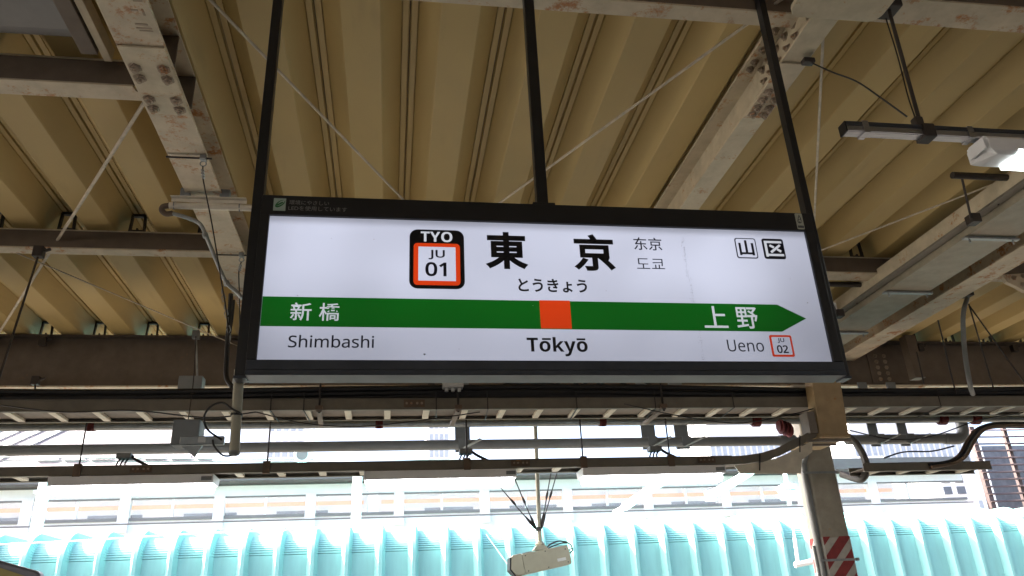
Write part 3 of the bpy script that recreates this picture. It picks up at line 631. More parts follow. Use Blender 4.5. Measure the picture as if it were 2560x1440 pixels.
# ------------------------------------------------------------------ upper cable tray, its cables, pipes behind it
XL, XR = -9.0, 15.0
t1 = thing('cable_tray', 'upper ladder cable tray with black cables under the girder', 'cable tray', (0, 6.6, 3.33))
TY0, TY1, TZ = 6.60, 6.98, 3.335
def tray(t, y0, y1, z, x0, x1, h, pitch, x_first, rungw=0.055):
    a = MB().box(x0, x1, y0, y0+0.006, z, z+h); a.box(x0, x1, y0+0.006, y0+0.03, z, z+0.004); a.box(x0, x1, y0-0.010, y0, z+h-0.006, z+h); a.box(x0, x1, y0-0.008, y0, z, z+0.006)
    a.build('side_rail', 'tray', t)
    b = MB().box(x0, x1, y1-0.006, y1, z, z+h); b.box(x0, x1, y1-0.03, y1-0.006, z, z+0.004); b.build('side_rail', 'tray', t)
    MB().box(x0, x1, y0+0.008, y1-0.008, z+0.030, z+0.034).build('tray_floor', 'traydark', t)
    first = None; x = x_first; k = 0
    while x < x1-0.1:
        if first is None: first = MB().box(x-rungw/2, x+rungw/2, y0+0.0305, y1-0.0305, z+0.004, z+0.028).build('rung', 'rung', t, bevel=0.002); fx = x
        else: inst(first, (x-fx, 0, 0), t)
        x += pitch
tray(t1, TY0, TY1, TZ, XL, XR, 0.10, 0.338, -3.43)
for x in (0.18, 3.95, -3.4): 
    jn = MB().box(x-0.09, x+0.09, TY0-0.016, TY0-0.0105, TZ+0.02, TZ+0.085).build('joint_plate', 'rustfit', t1)
    for dx in (-0.065, -0.025, 0.025, 0.065): MB().tube([(x+dx, TY0-0.016, TZ+0.052), (x+dx, TY0-0.027, TZ+0.052)], 0.011, 6).build('bolt', 'bolt', jn)
for x in (-3.95, -1.02, -0.75, 0.37, 0.82, 1.62, 2.35, 3.1, 5.2, 6.6, 8.2):   # cable ties round the tray
    MB().tube([(x, TY0-0.013, TZ+0.16), (x, TY0-0.014, TZ-0.002), (x+0.02, TY1, TZ-0.004)], 0.005, 6).build('tie', 'rubber', t1)
for x in (-3.8, -0.62, 0.56, 2.42, 6.55):        # hanger arms below the tray
    h = MB().bar((x, TY0-0.03, TZ-0.012), (x-0.02, TY1+0.10, TZ-0.02), 0.04, 0.022).build('support_arm', 'traydark', t1)
    MB().tube([(x, TY0-0.02, TZ-0.03), (x, TY0-0.02, 3.89 if x > 0 else 3.7)], 0.009, 8).build('hanger_rod', 'wire', t1)
    MB().box(x-0.03, x+0.03, TY0-0.045, TY0-0.018, TZ-0.005, TZ+0.03).build('clamp', 'rustfit', t1)
cb = thing('cable_bundle', 'thick bundle of black cables lying on the upper tray', 'cable bundle', (0, 6.75, 3.45))
for k in range(13):
    y = TY0 + 0.02 + 0.026*k; zz = TZ + 0.118 + random.uniform(0.0, 0.02)
    pts = []
    x = XL
    while x <= XR + 0.01:
        sag = 0.0
        pts.append((x, y + 0.012*math.sin(x*1.7+k), zz + (0.038 if k in (0, 3, 6, 9) else 0.0) + 0.030*math.exp(-((x-1.0-0.2*k)/2.6)**2) + 0.010*math.sin(x*1.1+k))); x += 0.4
    MB().tube(pts, 0.024+0.004*(k % 3), 8).build('cable', 'rubber', cb, smooth=True)
for k, (xa, xb, zt) in enumerate(((0.78, 1.62, 0.14), (1.35, 1.85, 0.19), (1.55, 2.0, 0.20), (1.7, 2.25, 0.16), (1.42, 1.7, 0.22), (1.9, 2.5, 0.15))):
    MB().tube(curve([(xa-0.25, 6.7, TZ+0.12), (xa, 6.68, TZ+0.15), ((xa+xb)/2, 6.66, TZ+0.14+zt), (xb, 6.68, TZ+0.16), (xb+0.2, 6.7, TZ+0.12)], 6), 0.012 if k else 0.028, 8).build('cable_loop', 'rubber', cb, smooth=True)
def pipe(name, label, x0, x1, y, z, r, m, group=None, cat='pipe'):
    t = thing(name, label, cat, (x0, y, z), group)
    MB().tube([(x0, y, z), (x1, y, z)], r, 16).build('pipe', m, t, smooth=True); return t
PYg = 7.45
g1 = pipe('galvanised_pipe', 'thin galvanised pipe just below the upper cable tray', XL, XR, PYg, (0.068, 7.450, 3.425)[2], 0.044, 'galv')
for px_ in (-2.72, -0.13, 2.08, 3.72, 4.62, 5.85, 6.25):
    x = px_; z = (0.068, 7.450, 3.425)[2]; big = x in (3.72, 4.62, 5.85, 6.25)
    fl = MB().tube([(x-0.035, PYg, z), (x+0.035, PYg, z)], 0.068 if big else 0.050, 14).build('red_coupling', 'redpaint', g1, smooth=True)
    if big: MB().tube([(x-0.055, PYg, z), (x-0.04, PYg, z)], 0.052, 14).build('flange', 'redpaint', fl, smooth=True)
    else: MB().box(x-0.02, x+0.02, PYg-0.05, PYg-0.03, z-0.06, z-0.01).build('outlet', 'redpaint', fl, bevel=0.005)
valve = MB(); _v = V((3.948, 7.300, 3.326))
for k in range(7): valve.tube([_v+V((0.02*k-0.07, 0, -0.008*k)), _v+V((0.02*k-0.058, 0, -0.008*k))], 0.055+0.022*(k % 2), 12)
valve.build('red_valve', 'redpaint', g1, smooth=True)
PYb = 7.6; PZb = (-0.311, 7.600, 3.241)[2]
g2 = thing('drain_pipe', 'wide grey plastic pipe running below the cable tray to the column', 'pipe', (0, PYb, PZb))
MB().tube([(XL, PYb, PZb), (4.05, PYb, PZb)], 0.050, 18).build('pipe', 'pvc', g2, smooth=True)
MB().tube([(4.02, PYb, PZb), (4.18, PYb, PZb), (4.24, PYb-0.02, PZb-0.06), (4.12, PYb-0.1, PZb-0.12)], [0.058, 0.062, 0.06, 0.05], 16).build('elbow', 'pvc', g2, smooth=True)
g3 = thing('drain_pipe', 'grey plastic pipe with elbow right of the striped column', 'pipe', (4.8, PYb, PZb))
MB().tube([(4.78, PYb, PZb), (5.95, PYb, PZb)], 0.052, 18).build('pipe', 'pvc', g3, smooth=True)
MB().tube(curve([(5.93, PYb, PZb), (6.1, PYb, PZb), (6.17, PYb, PZb+0.05), (6.19, PYb, PZb+0.14), (6.19, PYb, PZb+0.28)], 5), 0.062, 16).build('elbow', 'pvc', g3, smooth=True)
for x, g_ in ((0.69, g2), (2.62, g2), (2.98, g2), (5.15, g3), (5.5, g3)):   # hangers from the girder to the grey pipe
    hz = MB().box(x-0.075 if g_ is g2 else x-0.05, x+0.075 if g_ is g2 else x+0.06, PYb+0.06, PYb+0.075, PZb-0.06, 3.896).build('hanger_plate', 'greybox', g_, bevel=0.002)
    MB().box(x-0.05, x+0.05, PYb-0.058, PYb-0.052, PZb-0.055, PZb+0.05).build('clip', 'greybox', hz, bevel=0.002)
    MB().bar((x-0.02, PYb-0.06, PZb-0.055), (x+0.16, PYb-0.16, PZb+0.02), 0.05, 0.01).build('strap', 'galv', hz)

for lab, pts, rad in (('thin black wire sagging in front of the upper tray at left', [(-3.108, 6.500, 3.368), (-2.597, 6.500, 3.306), (-2.087, 6.500, 3.316), (-1.494, 6.500, 3.252), (-1.120, 6.500, 3.296)], 0.006),
                      ('thin black wire sagging below the upper tray at centre', [(-1.111, 6.450, 3.283), (-0.728, 6.500, 3.199), (-0.271, 6.500, 3.168), (0.261, 6.500, 3.218), (0.740, 6.500, 3.284)], 0.005),
                      ('thin black wire drooping between upper tray and striped column', [(2.029, 6.500, 3.349), (2.535, 6.500, 3.236), (3.052, 6.500, 3.167), (3.526, 6.500, 3.229), (3.856, 6.500, 3.302)], 0.005),
                      ('thin black wire sagging right of the column below the tray', [(4.380, 6.900, 3.186), (4.823, 6.900, 3.091), (5.261, 6.900, 3.117), (5.838, 6.900, 3.273), (6.408, 6.900, 3.352)], 0.006)):
    tag(MB().tube(curve(pts, 8), rad, 6).build('loose_wire', 'rubber', None, smooth=True, org=pts[0]), lab, 'wire')

# ------------------------------------------------------------------ lower cable tray with lamps under it
t2 = thing('cable_tray', 'lower ladder cable tray carrying the strip lamps', 'cable tray', (0, 6.5, 2.8))
LY0, LY1 = 6.50, 6.76; LZ = (-0.259, 6.500, 2.801)[2]
tray(t2, LY0, LY1, LZ, XL, 2.96, 0.075, 0.33, -4.2)
def trayseg(pts, w_, h, t):       # bent tray: near rail, far rail, floor
    P = [V(p) for p in pts]
    def strip(name, m, y0, y1, z0, z1):
        n = len(P); vs = []
        for p in P: vs += [p+V((0, y0, z0)), p+V((0, y1, z0)), p+V((0, y1, z1)), p+V((0, y0, z1))]
        fs = [(0, 1, 2, 3), tuple(4*(n-1)+k for k in (3, 2, 1, 0))]
        for i in range(n-1):
            for k in range(4): fs.append((4*i+k, 4*i+(k+1) % 4, 4*i+4+(k+1) % 4, 4*i+4+k))
        MB().add(vs, fs).build(name, m, t)
    strip('side_rail', 'tray', 0, 0.006, 0, h); strip('side_rail', 'tray', w_-0.006, w_, 0, h); strip('bend_floor', 'traydark', 0.03, w_-0.008, 0.016, 0.024)
bend = [(2.962, LY0, LZ), (3.074, 6.500, 2.805), (3.238, 6.500, 2.824), (3.418, 6.500, 2.870), (3.584, 6.500, 2.940), (3.755, 6.500, 3.014), (3.890, 6.500, 3.063)]
trayseg(bend, 0.26, 0.072, t2)
cvp = [(2.980, 6.520, 2.793), (3.246, 6.520, 2.817), (3.426, 6.520, 2.864), (3.592, 6.520, 2.926), (3.763, 6.520, 3.003), (3.742, 6.520, 2.902), (3.627, 6.520, 2.832), (3.594, 6.520, 2.712), (3.024, 6.520, 2.722)]
MB().prism([(p[0], p[2]) for p in cvp], lambda u, v, t: V((u, t, v)), 6.515, 6.522).build('bend_cover', 'rung', t2)
for p in ((3.217, 6.490, 2.832), (3.628, 6.490, 2.987)): MB().tube([V(p)+V((0.01, 0, 0.06)), V(p)+V((-0.02, 0, -0.09))], 0.006, 6).build('tie', 'rubber', t2)
t3 = thing('cable_tray', 'short lower cable tray right of the striped column', 'cable tray', (4.8, 6.9, 2.9))
tray(t3, 7.0, 7.26, (4.685, 7.000, 2.802)[2], 4.52, 5.9, 0.08, 0.33, 4.7)
def flex(name, label, pts, r, m='rubber', cat='cable'):
    o = MB().tube(curve(pts, 10), r, 10).build(name, m, None, smooth=True, org=pts[0]); return tag(o, label, cat)
bun = thing('cable_riser', 'rusty brown bundle of cables climbing beside the pipe elbow', 'cable bundle', (5.495, 6.900, 2.878))
for k in range(4):
    o_ = V((0.0, 0.03*k, 0.03*(k % 2)))
    MB().tube(curve([V((5.212, 6.950, 2.822))+o_, V((5.460, 6.950, 2.857))+o_, V((5.572, 6.900, 2.916))+o_, V((5.702, 6.900, 3.053))+o_, V((5.808, 6.850, 3.160))+o_, V((5.956, 6.800, 3.191))+o_, V((6.312, 6.800, 3.188))+o_], 6), 0.015, 8).build('cable', 'rubber' if k == 1 else 'rustfit', bun, smooth=True)
flex('flexible_conduit', 'thick dark flexible conduit looping right of the striped column', [(4.589, 7.300, 3.237), (4.659, 7.250, 3.130), (4.686, 7.200, 2.950), (4.665, 7.200, 2.831), (4.616, 7.250, 2.770), (4.586, 7.500, 2.863)], 0.036, 'darkflex', 'conduit')
flex('thin_cable', 'thin cable sweeping up from the tray right of the column', [(4.760, 7.000, 2.929), (5.060, 7.100, 3.004), (5.445, 7.200, 3.028), (5.709, 7.200, 3.077)], 0.008)
for x in (0.62, -2.42, 2.40, -1.0, 1.62):      # supports of the lower tray
    MB().tube([(x, LY0+0.02, LZ+0.075), (x, LY0+0.02, LZ+0.42)], 0.007, 6).build('hanger_rod', 'wire', t2)
    MB().box(x-0.028, x+0.028, LY0-0.014, LY0-0.002+0.02, LZ-0.01, LZ+0.09).build('clamp', 'rustfit', t2, bevel=0.002)
for x in (-1.95, 1.07, 2.72):
    jn = MB().box(x-0.08, x+0.08, LY0-0.016, LY0-0.0105, LZ+0.014, LZ+0.066).build('joint_plate', 'rustfit', t2)
    for dx in (-0.055, -0.022, 0.022, 0.055): MB().tube([(x+dx, LY0-0.016, LZ+0.04), (x+dx, LY0-0.025, LZ+0.04)], 0.009, 6).build('bolt', 'bolt', jn)
for i, (x, lab) in enumerate(((-2.12, 'left'), (0.62, 'middle'), (2.30, 'right'))):    # black outlet blocks with leads on the lower tray
    o = thing('outlet_block', {'left': 'dark outlet block with leads on the lower tray, leftmost', 'middle': 'dark outlet block with leads near the middle lamp', 'right': 'dark outlet block with leads on the tray before the column'}[lab], 'outlet', (x, 6.6, LZ+0.2), 'outlet blocks on the lower tray')
    MB().box(x-0.055, x+0.055, 6.56, 6.66, LZ+0.145, LZ+0.185).build('block', 'greybox', o, bevel=0.004)
    for k in range(3): MB().tube(curve([(x-0.03+0.03*k, 6.6, LZ+0.146), (x-0.05+0.03*k, 6.6, LZ+0.11), (x-0.06+0.04*k, 6.6, LZ+0.07)], 5), 0.007, 6).build('lead', 'rubber', o)
    MB().tube(curve([(x+0.05, 6.6, LZ+0.165), (x+0.10, 6.6, LZ+0.13), (x+0.2, 6.6, LZ+0.08)], 5), 0.012, 6).build('lead', 'rubber', o)
for x0, x1, lab in ((-2.62, -1.40, 'left strip lamp lit under the lower cable tray'), (-0.225, 1.035, 'middle strip lamp lit under the lower cable tray above the camera'), (1.605, 2.885, 'right strip lamp lit under the tray beside the column')):
    zc = LZ - 0.004
    l = thing('strip_lamp', lab, 'strip lamp', ((x0+x1)/2, 6.6, zc), 'strip lamps under the lower tray')
    MB().prism([(6.49, zc), (6.75, zc), (6.72, zc-0.070), (6.50, zc-0.070)], lambda u, v, t: V((t, u, v)), x0, x1).build('housing', 'white', l, bevel=0.004)
    MB().prism([(6.52, zc-0.071), (6.70, zc-0.071), (6.70, zc-0.105), (6.67, zc-0.128), (6.55, zc-0.128), (6.52, zc-0.105)], lambda u, v, t: V((t, u, v)), x0+0.02, x1-0.02).build('light_cover', 'tube', l, bevel=0.012)
    MB().box(x1-0.09, x1-0.01, 6.485, 6.4895, zc-0.05, zc-0.02).build('end_label', 'greybox', l)

# ------------------------------------------------------------------ security camera on a drop pole
CY = 7.78
ctop, cbot = V((1.457, 7.780, 3.486)), V((1.437, 7.780, 2.301))
cc = thing('security_camera', 'cream box security camera hanging on a pole below the sign', 'security camera', cbot)
MB().tube([V((ctop.x, CY, 3.897)), ctop, cbot], 0.021, 12).build('pole', 'cream', cc, smooth=True)
MB().tube([cbot+V((0, 0, 0.03)), cbot, cbot-V((0, 0, 0.03))], [0.022, 0.048, 0.042], 14).build('socket', 'cream', cc, smooth=True)
MB().prism([(cbot.x-0.078, cbot.z-0.06), (cbot.x+0.078, cbot.z-0.06), (cbot.x+0.042, cbot.z-0.015), (cbot.x-0.042, cbot.z-0.015)], lambda u, v, t: V((u, t, v)), CY-0.056, CY+0.056).build('bracket', 'cream', cc, bevel=0.005)
ang = R(10); ca_, sa_ = math.cos(ang), math.sin(ang); KC = 1.41
def cb_(u, v, t): return V((cbot.x + KC*(u*ca_ - v*sa_), CY + KC*t, cbot.z - 0.145 + KC*(u*sa_ + v*ca_)))
MB().prism([(-0.135, 0.060), (0.185, 0.055), (0.195, 0.045), (0.195, -0.062), (0.185, -0.072), (-0.125, -0.072), (-0.135, -0.062)], cb_, -0.06, 0.07).build('case', 'cream', cc, bevel=0.008)
MB().prism([(-0.136, 0.066), (-0.136, -0.074), (-0.196, -0.070), (-0.225, -0.02), (-0.205, 0.058), (-0.19, 0.066)], cb_, -0.065, 0.075).build('visor', 'cream', cc, bevel=0.008)
MB().prism([(-0.2255, -0.02), (-0.197, -0.072), (-0.16, -0.0765), (-0.20, -0.082), (-0.234, -0.022), (-0.216, 0.055), (-0.207, 0.054)], cb_, -0.062, 0.072).build('front_rim', 'rubber', cc)
MB().prism([(-0.12, 0.0605), (-0.06, 0.0605), (-0.06, 0.066), (-0.12, 0.066)], cb_, -0.05, 0.06).build('top_plate', 'greybox', cc)
MB().prism([(0.10, -0.02), (0.16, -0.021), (0.16, -0.040), (0.10, -0.039)], cb_, -0.0625, -0.0605).build('label_plate', 'ltbox', cc)
for u, v in ((-0.11, 0.045), (-0.11, -0.055), (0.17, 0.03), (0.17, -0.055), (0.03, 0.045), (0.03, -0.06)):
    q = cb_(u, v, -0.0605); MB().tube([q, q+V((0, -0.004, 0))], 0.006, 6).build('screw', 'wire', cc)
MB().tube(curve([cb_(0.05, 0.06, 0), cb_(0.09, 0.085, 0), cb_(0.16, 0.092, 0), cb_(0.222, 0.06, 0), cb_(0.232, 0.015, 0), cb_(0.19, -0.005, 0)], 8), 0.0075, 8).build('cable', 'rubber', cc, smooth=True)
MB().tube(curve([cb_(0.06, 0.06, 0.02), cb_(0.12, 0.072, 0.02), cb_(0.2, 0.075, 0.02), cb_(0.24, 0.04, 0.02), cb_(0.195, 0.01, 0.02)], 8), 0.006, 8).build('cable', 'rubber', cc, smooth=True)
cn = V((1.430, 7.780, 2.443))
for i, (q, k) in enumerate((((1.003, 7.600, 2.873), 0), ((1.209, 7.700, 2.905), 1), ((1.557, 7.600, 2.967), 2), ((1.654, 7.750, 3.001), 3))):
    base = cn + V((-0.025 if k < 2 else 0.025, 0, 0)); q = V(q)
    s = MB().tube([base, base.lerp(q, 0.5)+V((0, 0, -0.006)), q], 0.0055, 6).build('stay_wire', 'wire', cc)
    m_ = base.lerp(q, 0.50); n_ = base.lerp(q, 0.66); MB().tube([m_, m_.lerp(n_, 0.3), m_.lerp(n_, 0.7), n_], [0.005, 0.013, 0.012, 0.005], 6).build('turnbuckle', 'wire', s)
    m_ = base; n_ = base.lerp(q, 0.28); MB().tube([m_, m_.lerp(n_, 0.2), m_.lerp(n_, 0.6), n_], [0.010, 0.016, 0.014, 0.006], 6).build('turnbuckle', 'wire', s)
MB().tube([cn-V((0, 0, 0.02)), cn+V((0, 0, 0.015))], 0.030, 10).build('collar', 'wire', cc)

# ------------------------------------------------------------------ lamp rail at upper right
lr = thing('lamp_rail', 'aluminium lamp rail hanging on a dark rod at the upper right', 'lamp rail', (2.31, 2.58, 3.55))
MB().box(1.931, 4.2, 2.56, 2.606, 3.499, 3.545).build('rail', 'alu', lr, bevel=0.004)
MB().box(1.924, 1.9305, 2.557, 2.609, 3.497, 3.549).build('end_cap', 'rubber', lr)
MB().box(1.931, 4.2, 2.555, 2.5595, 3.530, 3.548).build('upper_channel', 'blackedge', lr)
for x in (2.02, 2.53): MB().box(x-0.014, x+0.014, 2.552, 2.611, 3.492, 3.5525).build('rail_clip', 'alu', lr)
MB().box(2.293, 2.352, 2.548, 2.615, 3.487, 3.555).build('hanger_clamp', 'clip', lr, bevel=0.004)
MB().box(2.285, 2.325, 2.568, 2.606, 3.555, 3.606).build('hanger_head', 'clip', lr, bevel=0.006)
MB().tube([(2.312, 2.58, 3.60), (2.335, 2.585, 4.286)], 0.0088, 8).build('hanger_rod', 'clip', lr, smooth=True)
MB().tube(curve([(2.302, 2.588, 3.61), (2.318, 2.61, 3.75), (2.345, 2.63, 4.0), (2.352, 2.64, 4.286)], 5), 0.0036, 6).build('lead', 'wire', lr)
MB().tube(curve([(2.095, 2.928, 4.190), (2.072, 2.750, 3.980), (2.131, 2.680, 3.874), (2.182, 2.620, 3.740), (2.256, 2.580, 3.607)], 6), 0.004, 6).build('stay_wire', 'wire', lr)
_q = V((2.072, 2.909, 4.180)); MB().box(_q.x-0.03, _q.x+0.03, _q.y-0.02, _q.y+0.02, 4.162, 4.189).build('beam_clip', 'clip', lr, bevel=0.004)
fl = thing('strip_lamp', 'white strip lamp lit at the right edge on the lamp rail', 'strip lamp', (2.9, 2.58, 3.45))
MB().prism([(2.515, 3.410), (2.515, 3.470), (2.535, 3.492), (2.630, 3.492), (2.650, 3.470), (2.650, 3.410), (2.635, 3.396), (2.530, 3.396)], lambda u, v, t: V((t + (0.045 if v < 3.40 and t < 3 else 0.0), u, v)), 2.562, 4.1).build('housing', 'white', fl, bevel=0.004)
MB().box(2.553, 2.5605, 2.530, 2.635, 3.425, 3.480).build('end_cap', 'white', fl, bevel=0.003)
MB().prism([(2.533, 3.395), (2.520, 3.416), (2.5135, 3.416), (2.524, 3.387), (2.636, 3.382), (2.636, 3.395)], lambda u, v, t: V((t, u, v)), 2.695, 4.05).build('light_cover', 'lamp_panel', fl, bevel=0.003)
# clamp at the very top right
hcl = thing('beam_clamp', 'dark clamp holding the lamp rail rod at the top edge', 'clamp', (2.335, 2.58, 4.25))
MB().box(2.29, 2.385, 2.545, 2.65, 4.235, 4.286).build('body', 'clip', hcl, bevel=0.006)

# ------------------------------------------------------------------ duct along the right rafter
du = thing('rafter_duct', 'long flat cable duct strapped beside the right rafter', 'cable duct', (4.5, 4.0, 4.15))
MB().box(4.29, 4.70, Y0, 7.2, 4.15, 4.24).build('duct', 'duct', du, bevel=0.004)
MB().box(4.20, 4.275, Y0, 7.2, 4.20, 4.215).build('lower_lip', 'tray', du); MB().box(4.20, 4.212, Y0, 7.2, 4.2155, 4.33).build('side_web', 'beam2', du)
for y in (2.6, 3.65, 4.68, 5.73, 6.75):
    s_ = MB().box(4.26, 4.73, y-0.02, y+0.02, 4.128, 4.146).build('strap', 'galv', du, bevel=0.003)
    for x in (4.31, 4.68): MB().tube([(x, y, 4.127), (x, y, 4.10)], 0.008, 6).build('stud', 'galv', s_)
for i, y in enumerate((4.08, 5.93)):
    b_ = MB().tube([(3.78, y, 4.30), (4.42, y, 4.30)], 0.024, 10).build('hanger_bar', 'clip', du, smooth=True)
    MB().tube([(3.85, y, 4.30), (4.10, y+0.30, 4.13)], 0.008, 6).build('hanger_rod', 'clip', b_); MB().tube([(4.20, y, 4.30), (4.26, y+0.2, 4.2)], 0.008, 6).build('hanger_rod', 'clip', b_)
    MB().box(4.26, 4.36, y-0.03, y+0.03, 4.25, 4.30).build('clamp', 'clip', b_, bevel=0.004)
    MB().box(4.09, 4.16, y+0.27, y+0.35, 4.10, 4.17).build('clamp', 'clip', b_, bevel=0.004)
# extra lamp and post seen beyond the right rafter
fl2 = thing('strip_lamp', 'white strip lamp far right behind the sign edge under the roof', 'strip lamp', (3.6, 6.3, 4.2))
MB().box(3.0, 4.15, 6.28, 6.40, 4.20, 4.27).build('housing', 'white', fl2, bevel=0.004)
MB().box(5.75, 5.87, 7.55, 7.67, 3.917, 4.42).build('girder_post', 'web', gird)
hg = thing('hanging_conduit', 'dark conduit and stay wires dropping from the roof at right', 'conduit', (5.569, 6.300, 4.369))
MB().tube(curve([(5.576, 6.300, 4.348), (5.473, 6.300, 4.156), (5.377, 6.300, 3.786), (5.334, 6.300, 3.470), (5.503, 6.500, 3.430)], 6), 0.022, 10).build('conduit', 'greybox', hg, smooth=True)
MB().box((5.576, 6.300, 4.390)[0]-0.05, (5.576, 6.300, 4.390)[0]+0.05, 6.25, 6.35, (5.576, 6.300, 4.390)[2]-0.03, (5.576, 6.300, 4.390)[2]+0.05).build('clamp', 'clip', hg, bevel=0.006)
for a, b in (((5.573, 6.300, 4.284), (5.743, 6.500, 3.469)), ((5.576, 6.300, 4.262), (5.815, 6.200, 3.459)), ((5.354, 6.500, 4.190), (5.406, 6.600, 3.459)), ((5.415, 7.000, 4.026), (5.401, 7.000, 3.678))):
    MB().tube([a, b], 0.008, 6).build('stay_wire', 'wire', hg)
gl = thing('gutter_bracket', 'rusty bracket under the rafter at the far right edge', 'bracket', (5.512, 5.600, 4.207))
_q = V((5.512, 5.600, 4.207))
MB().prism([(-0.16, 0.06), (0.3, 0.10), (0.3, -0.09), (0.02, -0.10), (-0.05, -0.05), (-0.13, -0.01)], lambda u, v, t: V((_q.x+u, t, _q.z+v)), 5.58, 5.62).build('plate', 'beam', gl, bevel=0.003)
bolts(gl, [V((_q.x+u, 5.58, _q.z+v)) for u, v in ((-0.05, 0.03), (0.02, -0.03), (0.05, 0.05))], (0, -1, 0), 0.017)
# small dark clamps with wires under the girder and purlin, left bay
def girder_clip(px_pt, label, wire_to=None, m='clip'):
    q = V(px_pt); t = thing('beam_clip', label, 'clip', q, 'clips on the girder')
    MB().box(q.x-0.035, q.x+0.035, q.y-0.03, q.y+0.03, q.z-0.05, q.z+0.035).build('jaw', m, t, bevel=0.006)
    MB().tube([q+V((0.03, 0, 0.0)), q+V((0.075, 0, 0.02))], 0.012, 6).build('screw', m, t)
    if wire_to: MB().tube([q-V((0, 0, 0.04)), wire_to], 0.008, 6).build('hanger_rod', 'clip', t)
girder_clip((-2.574, 5.500, 4.243), 'dark clip with long drop rod on the left purlin', (-2.513, 5.200, 3.085))
girder_clip((-3.424, 7.780, 4.360), 'dark clip on the girder top edge at left')
girder_clip((-3.402, 7.750, 3.950), 'dark clip on the girder bottom edge at left', (-3.317, 7.600, 3.769))
girder_clip((0.384, 7.750, 3.872), 'dark clip on the girder below the sign')
girder_clip((6.076, 7.780, 4.355), 'dark clip on the girder top right of the sign')
girder_clip((7.308, 7.780, 4.353), 'dark clip on the girder top at the far right')
sb = thing('switch_box', 'small grey box with pole under the girder left of the sign', 'equipment box', (-1.930, 7.600, 3.864))
_q = V((-1.937, 7.600, 3.864)); MB().box(_q.x-0.11, _q.x+0.11, 7.55, 7.68, _q.z-0.07, _q.z+0.07).build('case', 'greybox', sb, bevel=0.006)
MB().tube([_q+V((0.05, 0, 0.06)), (-1.947, 7.600, 4.337)], 0.010, 8).build('rod', 'galv', sb)
MB().box((-1.949, 7.600, 4.358)[0]-0.03, (-1.949, 7.600, 4.358)[0]+0.03, 7.57, 7.63, (-1.949, 7.600, 4.358)[2]-0.03, (-1.949, 7.600, 4.358)[2]+0.05).build('clip', 'greybox', sb)
# wire loops where the right hanger pole meets the roof
wl = thing('sign_wiring', 'thin wires and grey bracket beside the top of the right hanger', 'wiring', (1.886, 3.050, 4.618))
MB().tube(curve([(1.926, 3.100, 4.697), (1.928, 3.100, 4.597), (1.954, 3.100, 4.534)], 6), 0.004, 6).build('wire', 'wire', wl)
MB().tube(curve([(2.115, 3.100, 4.774), (2.093, 3.100, 4.669), (2.051, 3.100, 4.599), (2.073, 3.100, 4.579), (2.073, 3.100, 4.601), (2.038, 3.100, 4.581)], 6), 0.004, 6).build('wire', 'wire', wl)
_q = V((1.763, 2.900, 4.526)); MB().box(_q.x-0.03, _q.x+0.03, 2.88, 2.94, _q.z-0.04, _q.z+0.05).build('bracket', 'greybox', wl, bevel=0.004)
MB().tube([_q+V((0, 0.01, -0.04)), _q+V((0, 0.01, -0.10))], [0.018, 0.004], 8).build('bracket_spike', 'greybox', wl)

# ------------------------------------------------------------------ board at the lower left corner
bo = thing('notice_board', 'yellow board with grey rounded rim at the lower left corner', 'notice board', (-1.662, 4.000, 1.862))
_a, _b = V((-1.855, 4.000, 1.996)), V((-1.574, 4.000, 1.906))
def bd_(u, v, t): return V((u, t, v))
top = [(_a.x-0.3, 1.2), (_b.x+0.01, 1.2), (_b.x+0.008, _b.z-0.005), (_b.x-0.01, _b.z+0.008), (_a.x, _a.z), (_a.x-0.3, _a.z+0.03)]
MB().prism(top, bd_, 3.99, 4.05).build('rim', 'rim', bo, bevel=0.01)
MB().prism([(_a.x-0.28, 1.22), (_b.x-0.025, 1.22), (_b.x-0.025, _b.z-0.022), (_a.x, _a.z-0.022), (_a.x-0.28, _a.z)], bd_, 3.984, 3.989).build('face', 'yellow', bo)
for k, (du_, dz) in enumerate(((-0.16, -0.02), (-0.11, -0.045), (-0.055, -0.045))):
    MB().box(_b.x+du_, _b.x+du_+0.03, 3.980, 3.9835, _b.z+dz-0.04, _b.z+dz).build('print', 'rim', bo)

# ================================================================== background
# teal folded-steel barrel roof of the neighbouring platform
TYW = 14.0; PER = 0.562; TZ0, TR = 2.80, 0.52
bar_ = thing('teal_barrel_roof', 'teal ribbed steel wall curving over into a barrel roof', 'roof', (0, TYW, 0))
def teal_panel():
    half = PER/2
    D = 0.12
    prof = [(-half, 0.0), (-half+0.026, 0.0), (-half+0.080, D), (half-0.100, D), (half-0.030, 0.0), (half, 0.0)]   # x, recess
    secs = [(0.0, z, 0.0, 0) for z in (0.0, 1.5, TZ0-0.12)]
    nC = 14
    for k in range(nC):
        for fr_k, cr in ((0.0, 0.0), (0.66, 0.0), (0.80, 0.034), (0.95, 0.0)):
            secs.append((80.0*(k+fr_k)/nC, TZ0, cr, 1))
    secs += [(82.0, TZ0, 0.0, 1), (86.0, TZ0, 0.0, 1), (90.0, TZ0, 0.0, 2)]
    vs = []
    for a, z, cr, mode in secs:
        ar = R(a)
        for i, (x, rec) in enumerate(prof):
            rr = TR - rec - (cr if 2 <= i <= 3 else 0)
            if mode == 0: vs.append((x, TYW + rec, z))
            elif mode == 1: vs.append((x, TYW + TR - rr*math.cos(ar), TZ0 + rr*math.sin(ar)))
            else: vs.append((x, TYW + TR + 5.0, TZ0 + rr))
    n = len(prof); fs = []
    for j in range(len(secs)-1):
        for i in range(n-1): fs.append((j*n+i, j*n+i+1, (j+1)*n+i+1, (j+1)*n+i))
    return MB().add(vs, fs)
tp = teal_panel().build('roof_panel', 'teal', bar_); 
TPH = (3.486, 14.100, 2.574)[0]
tp.location.x = TPH - 20*PER
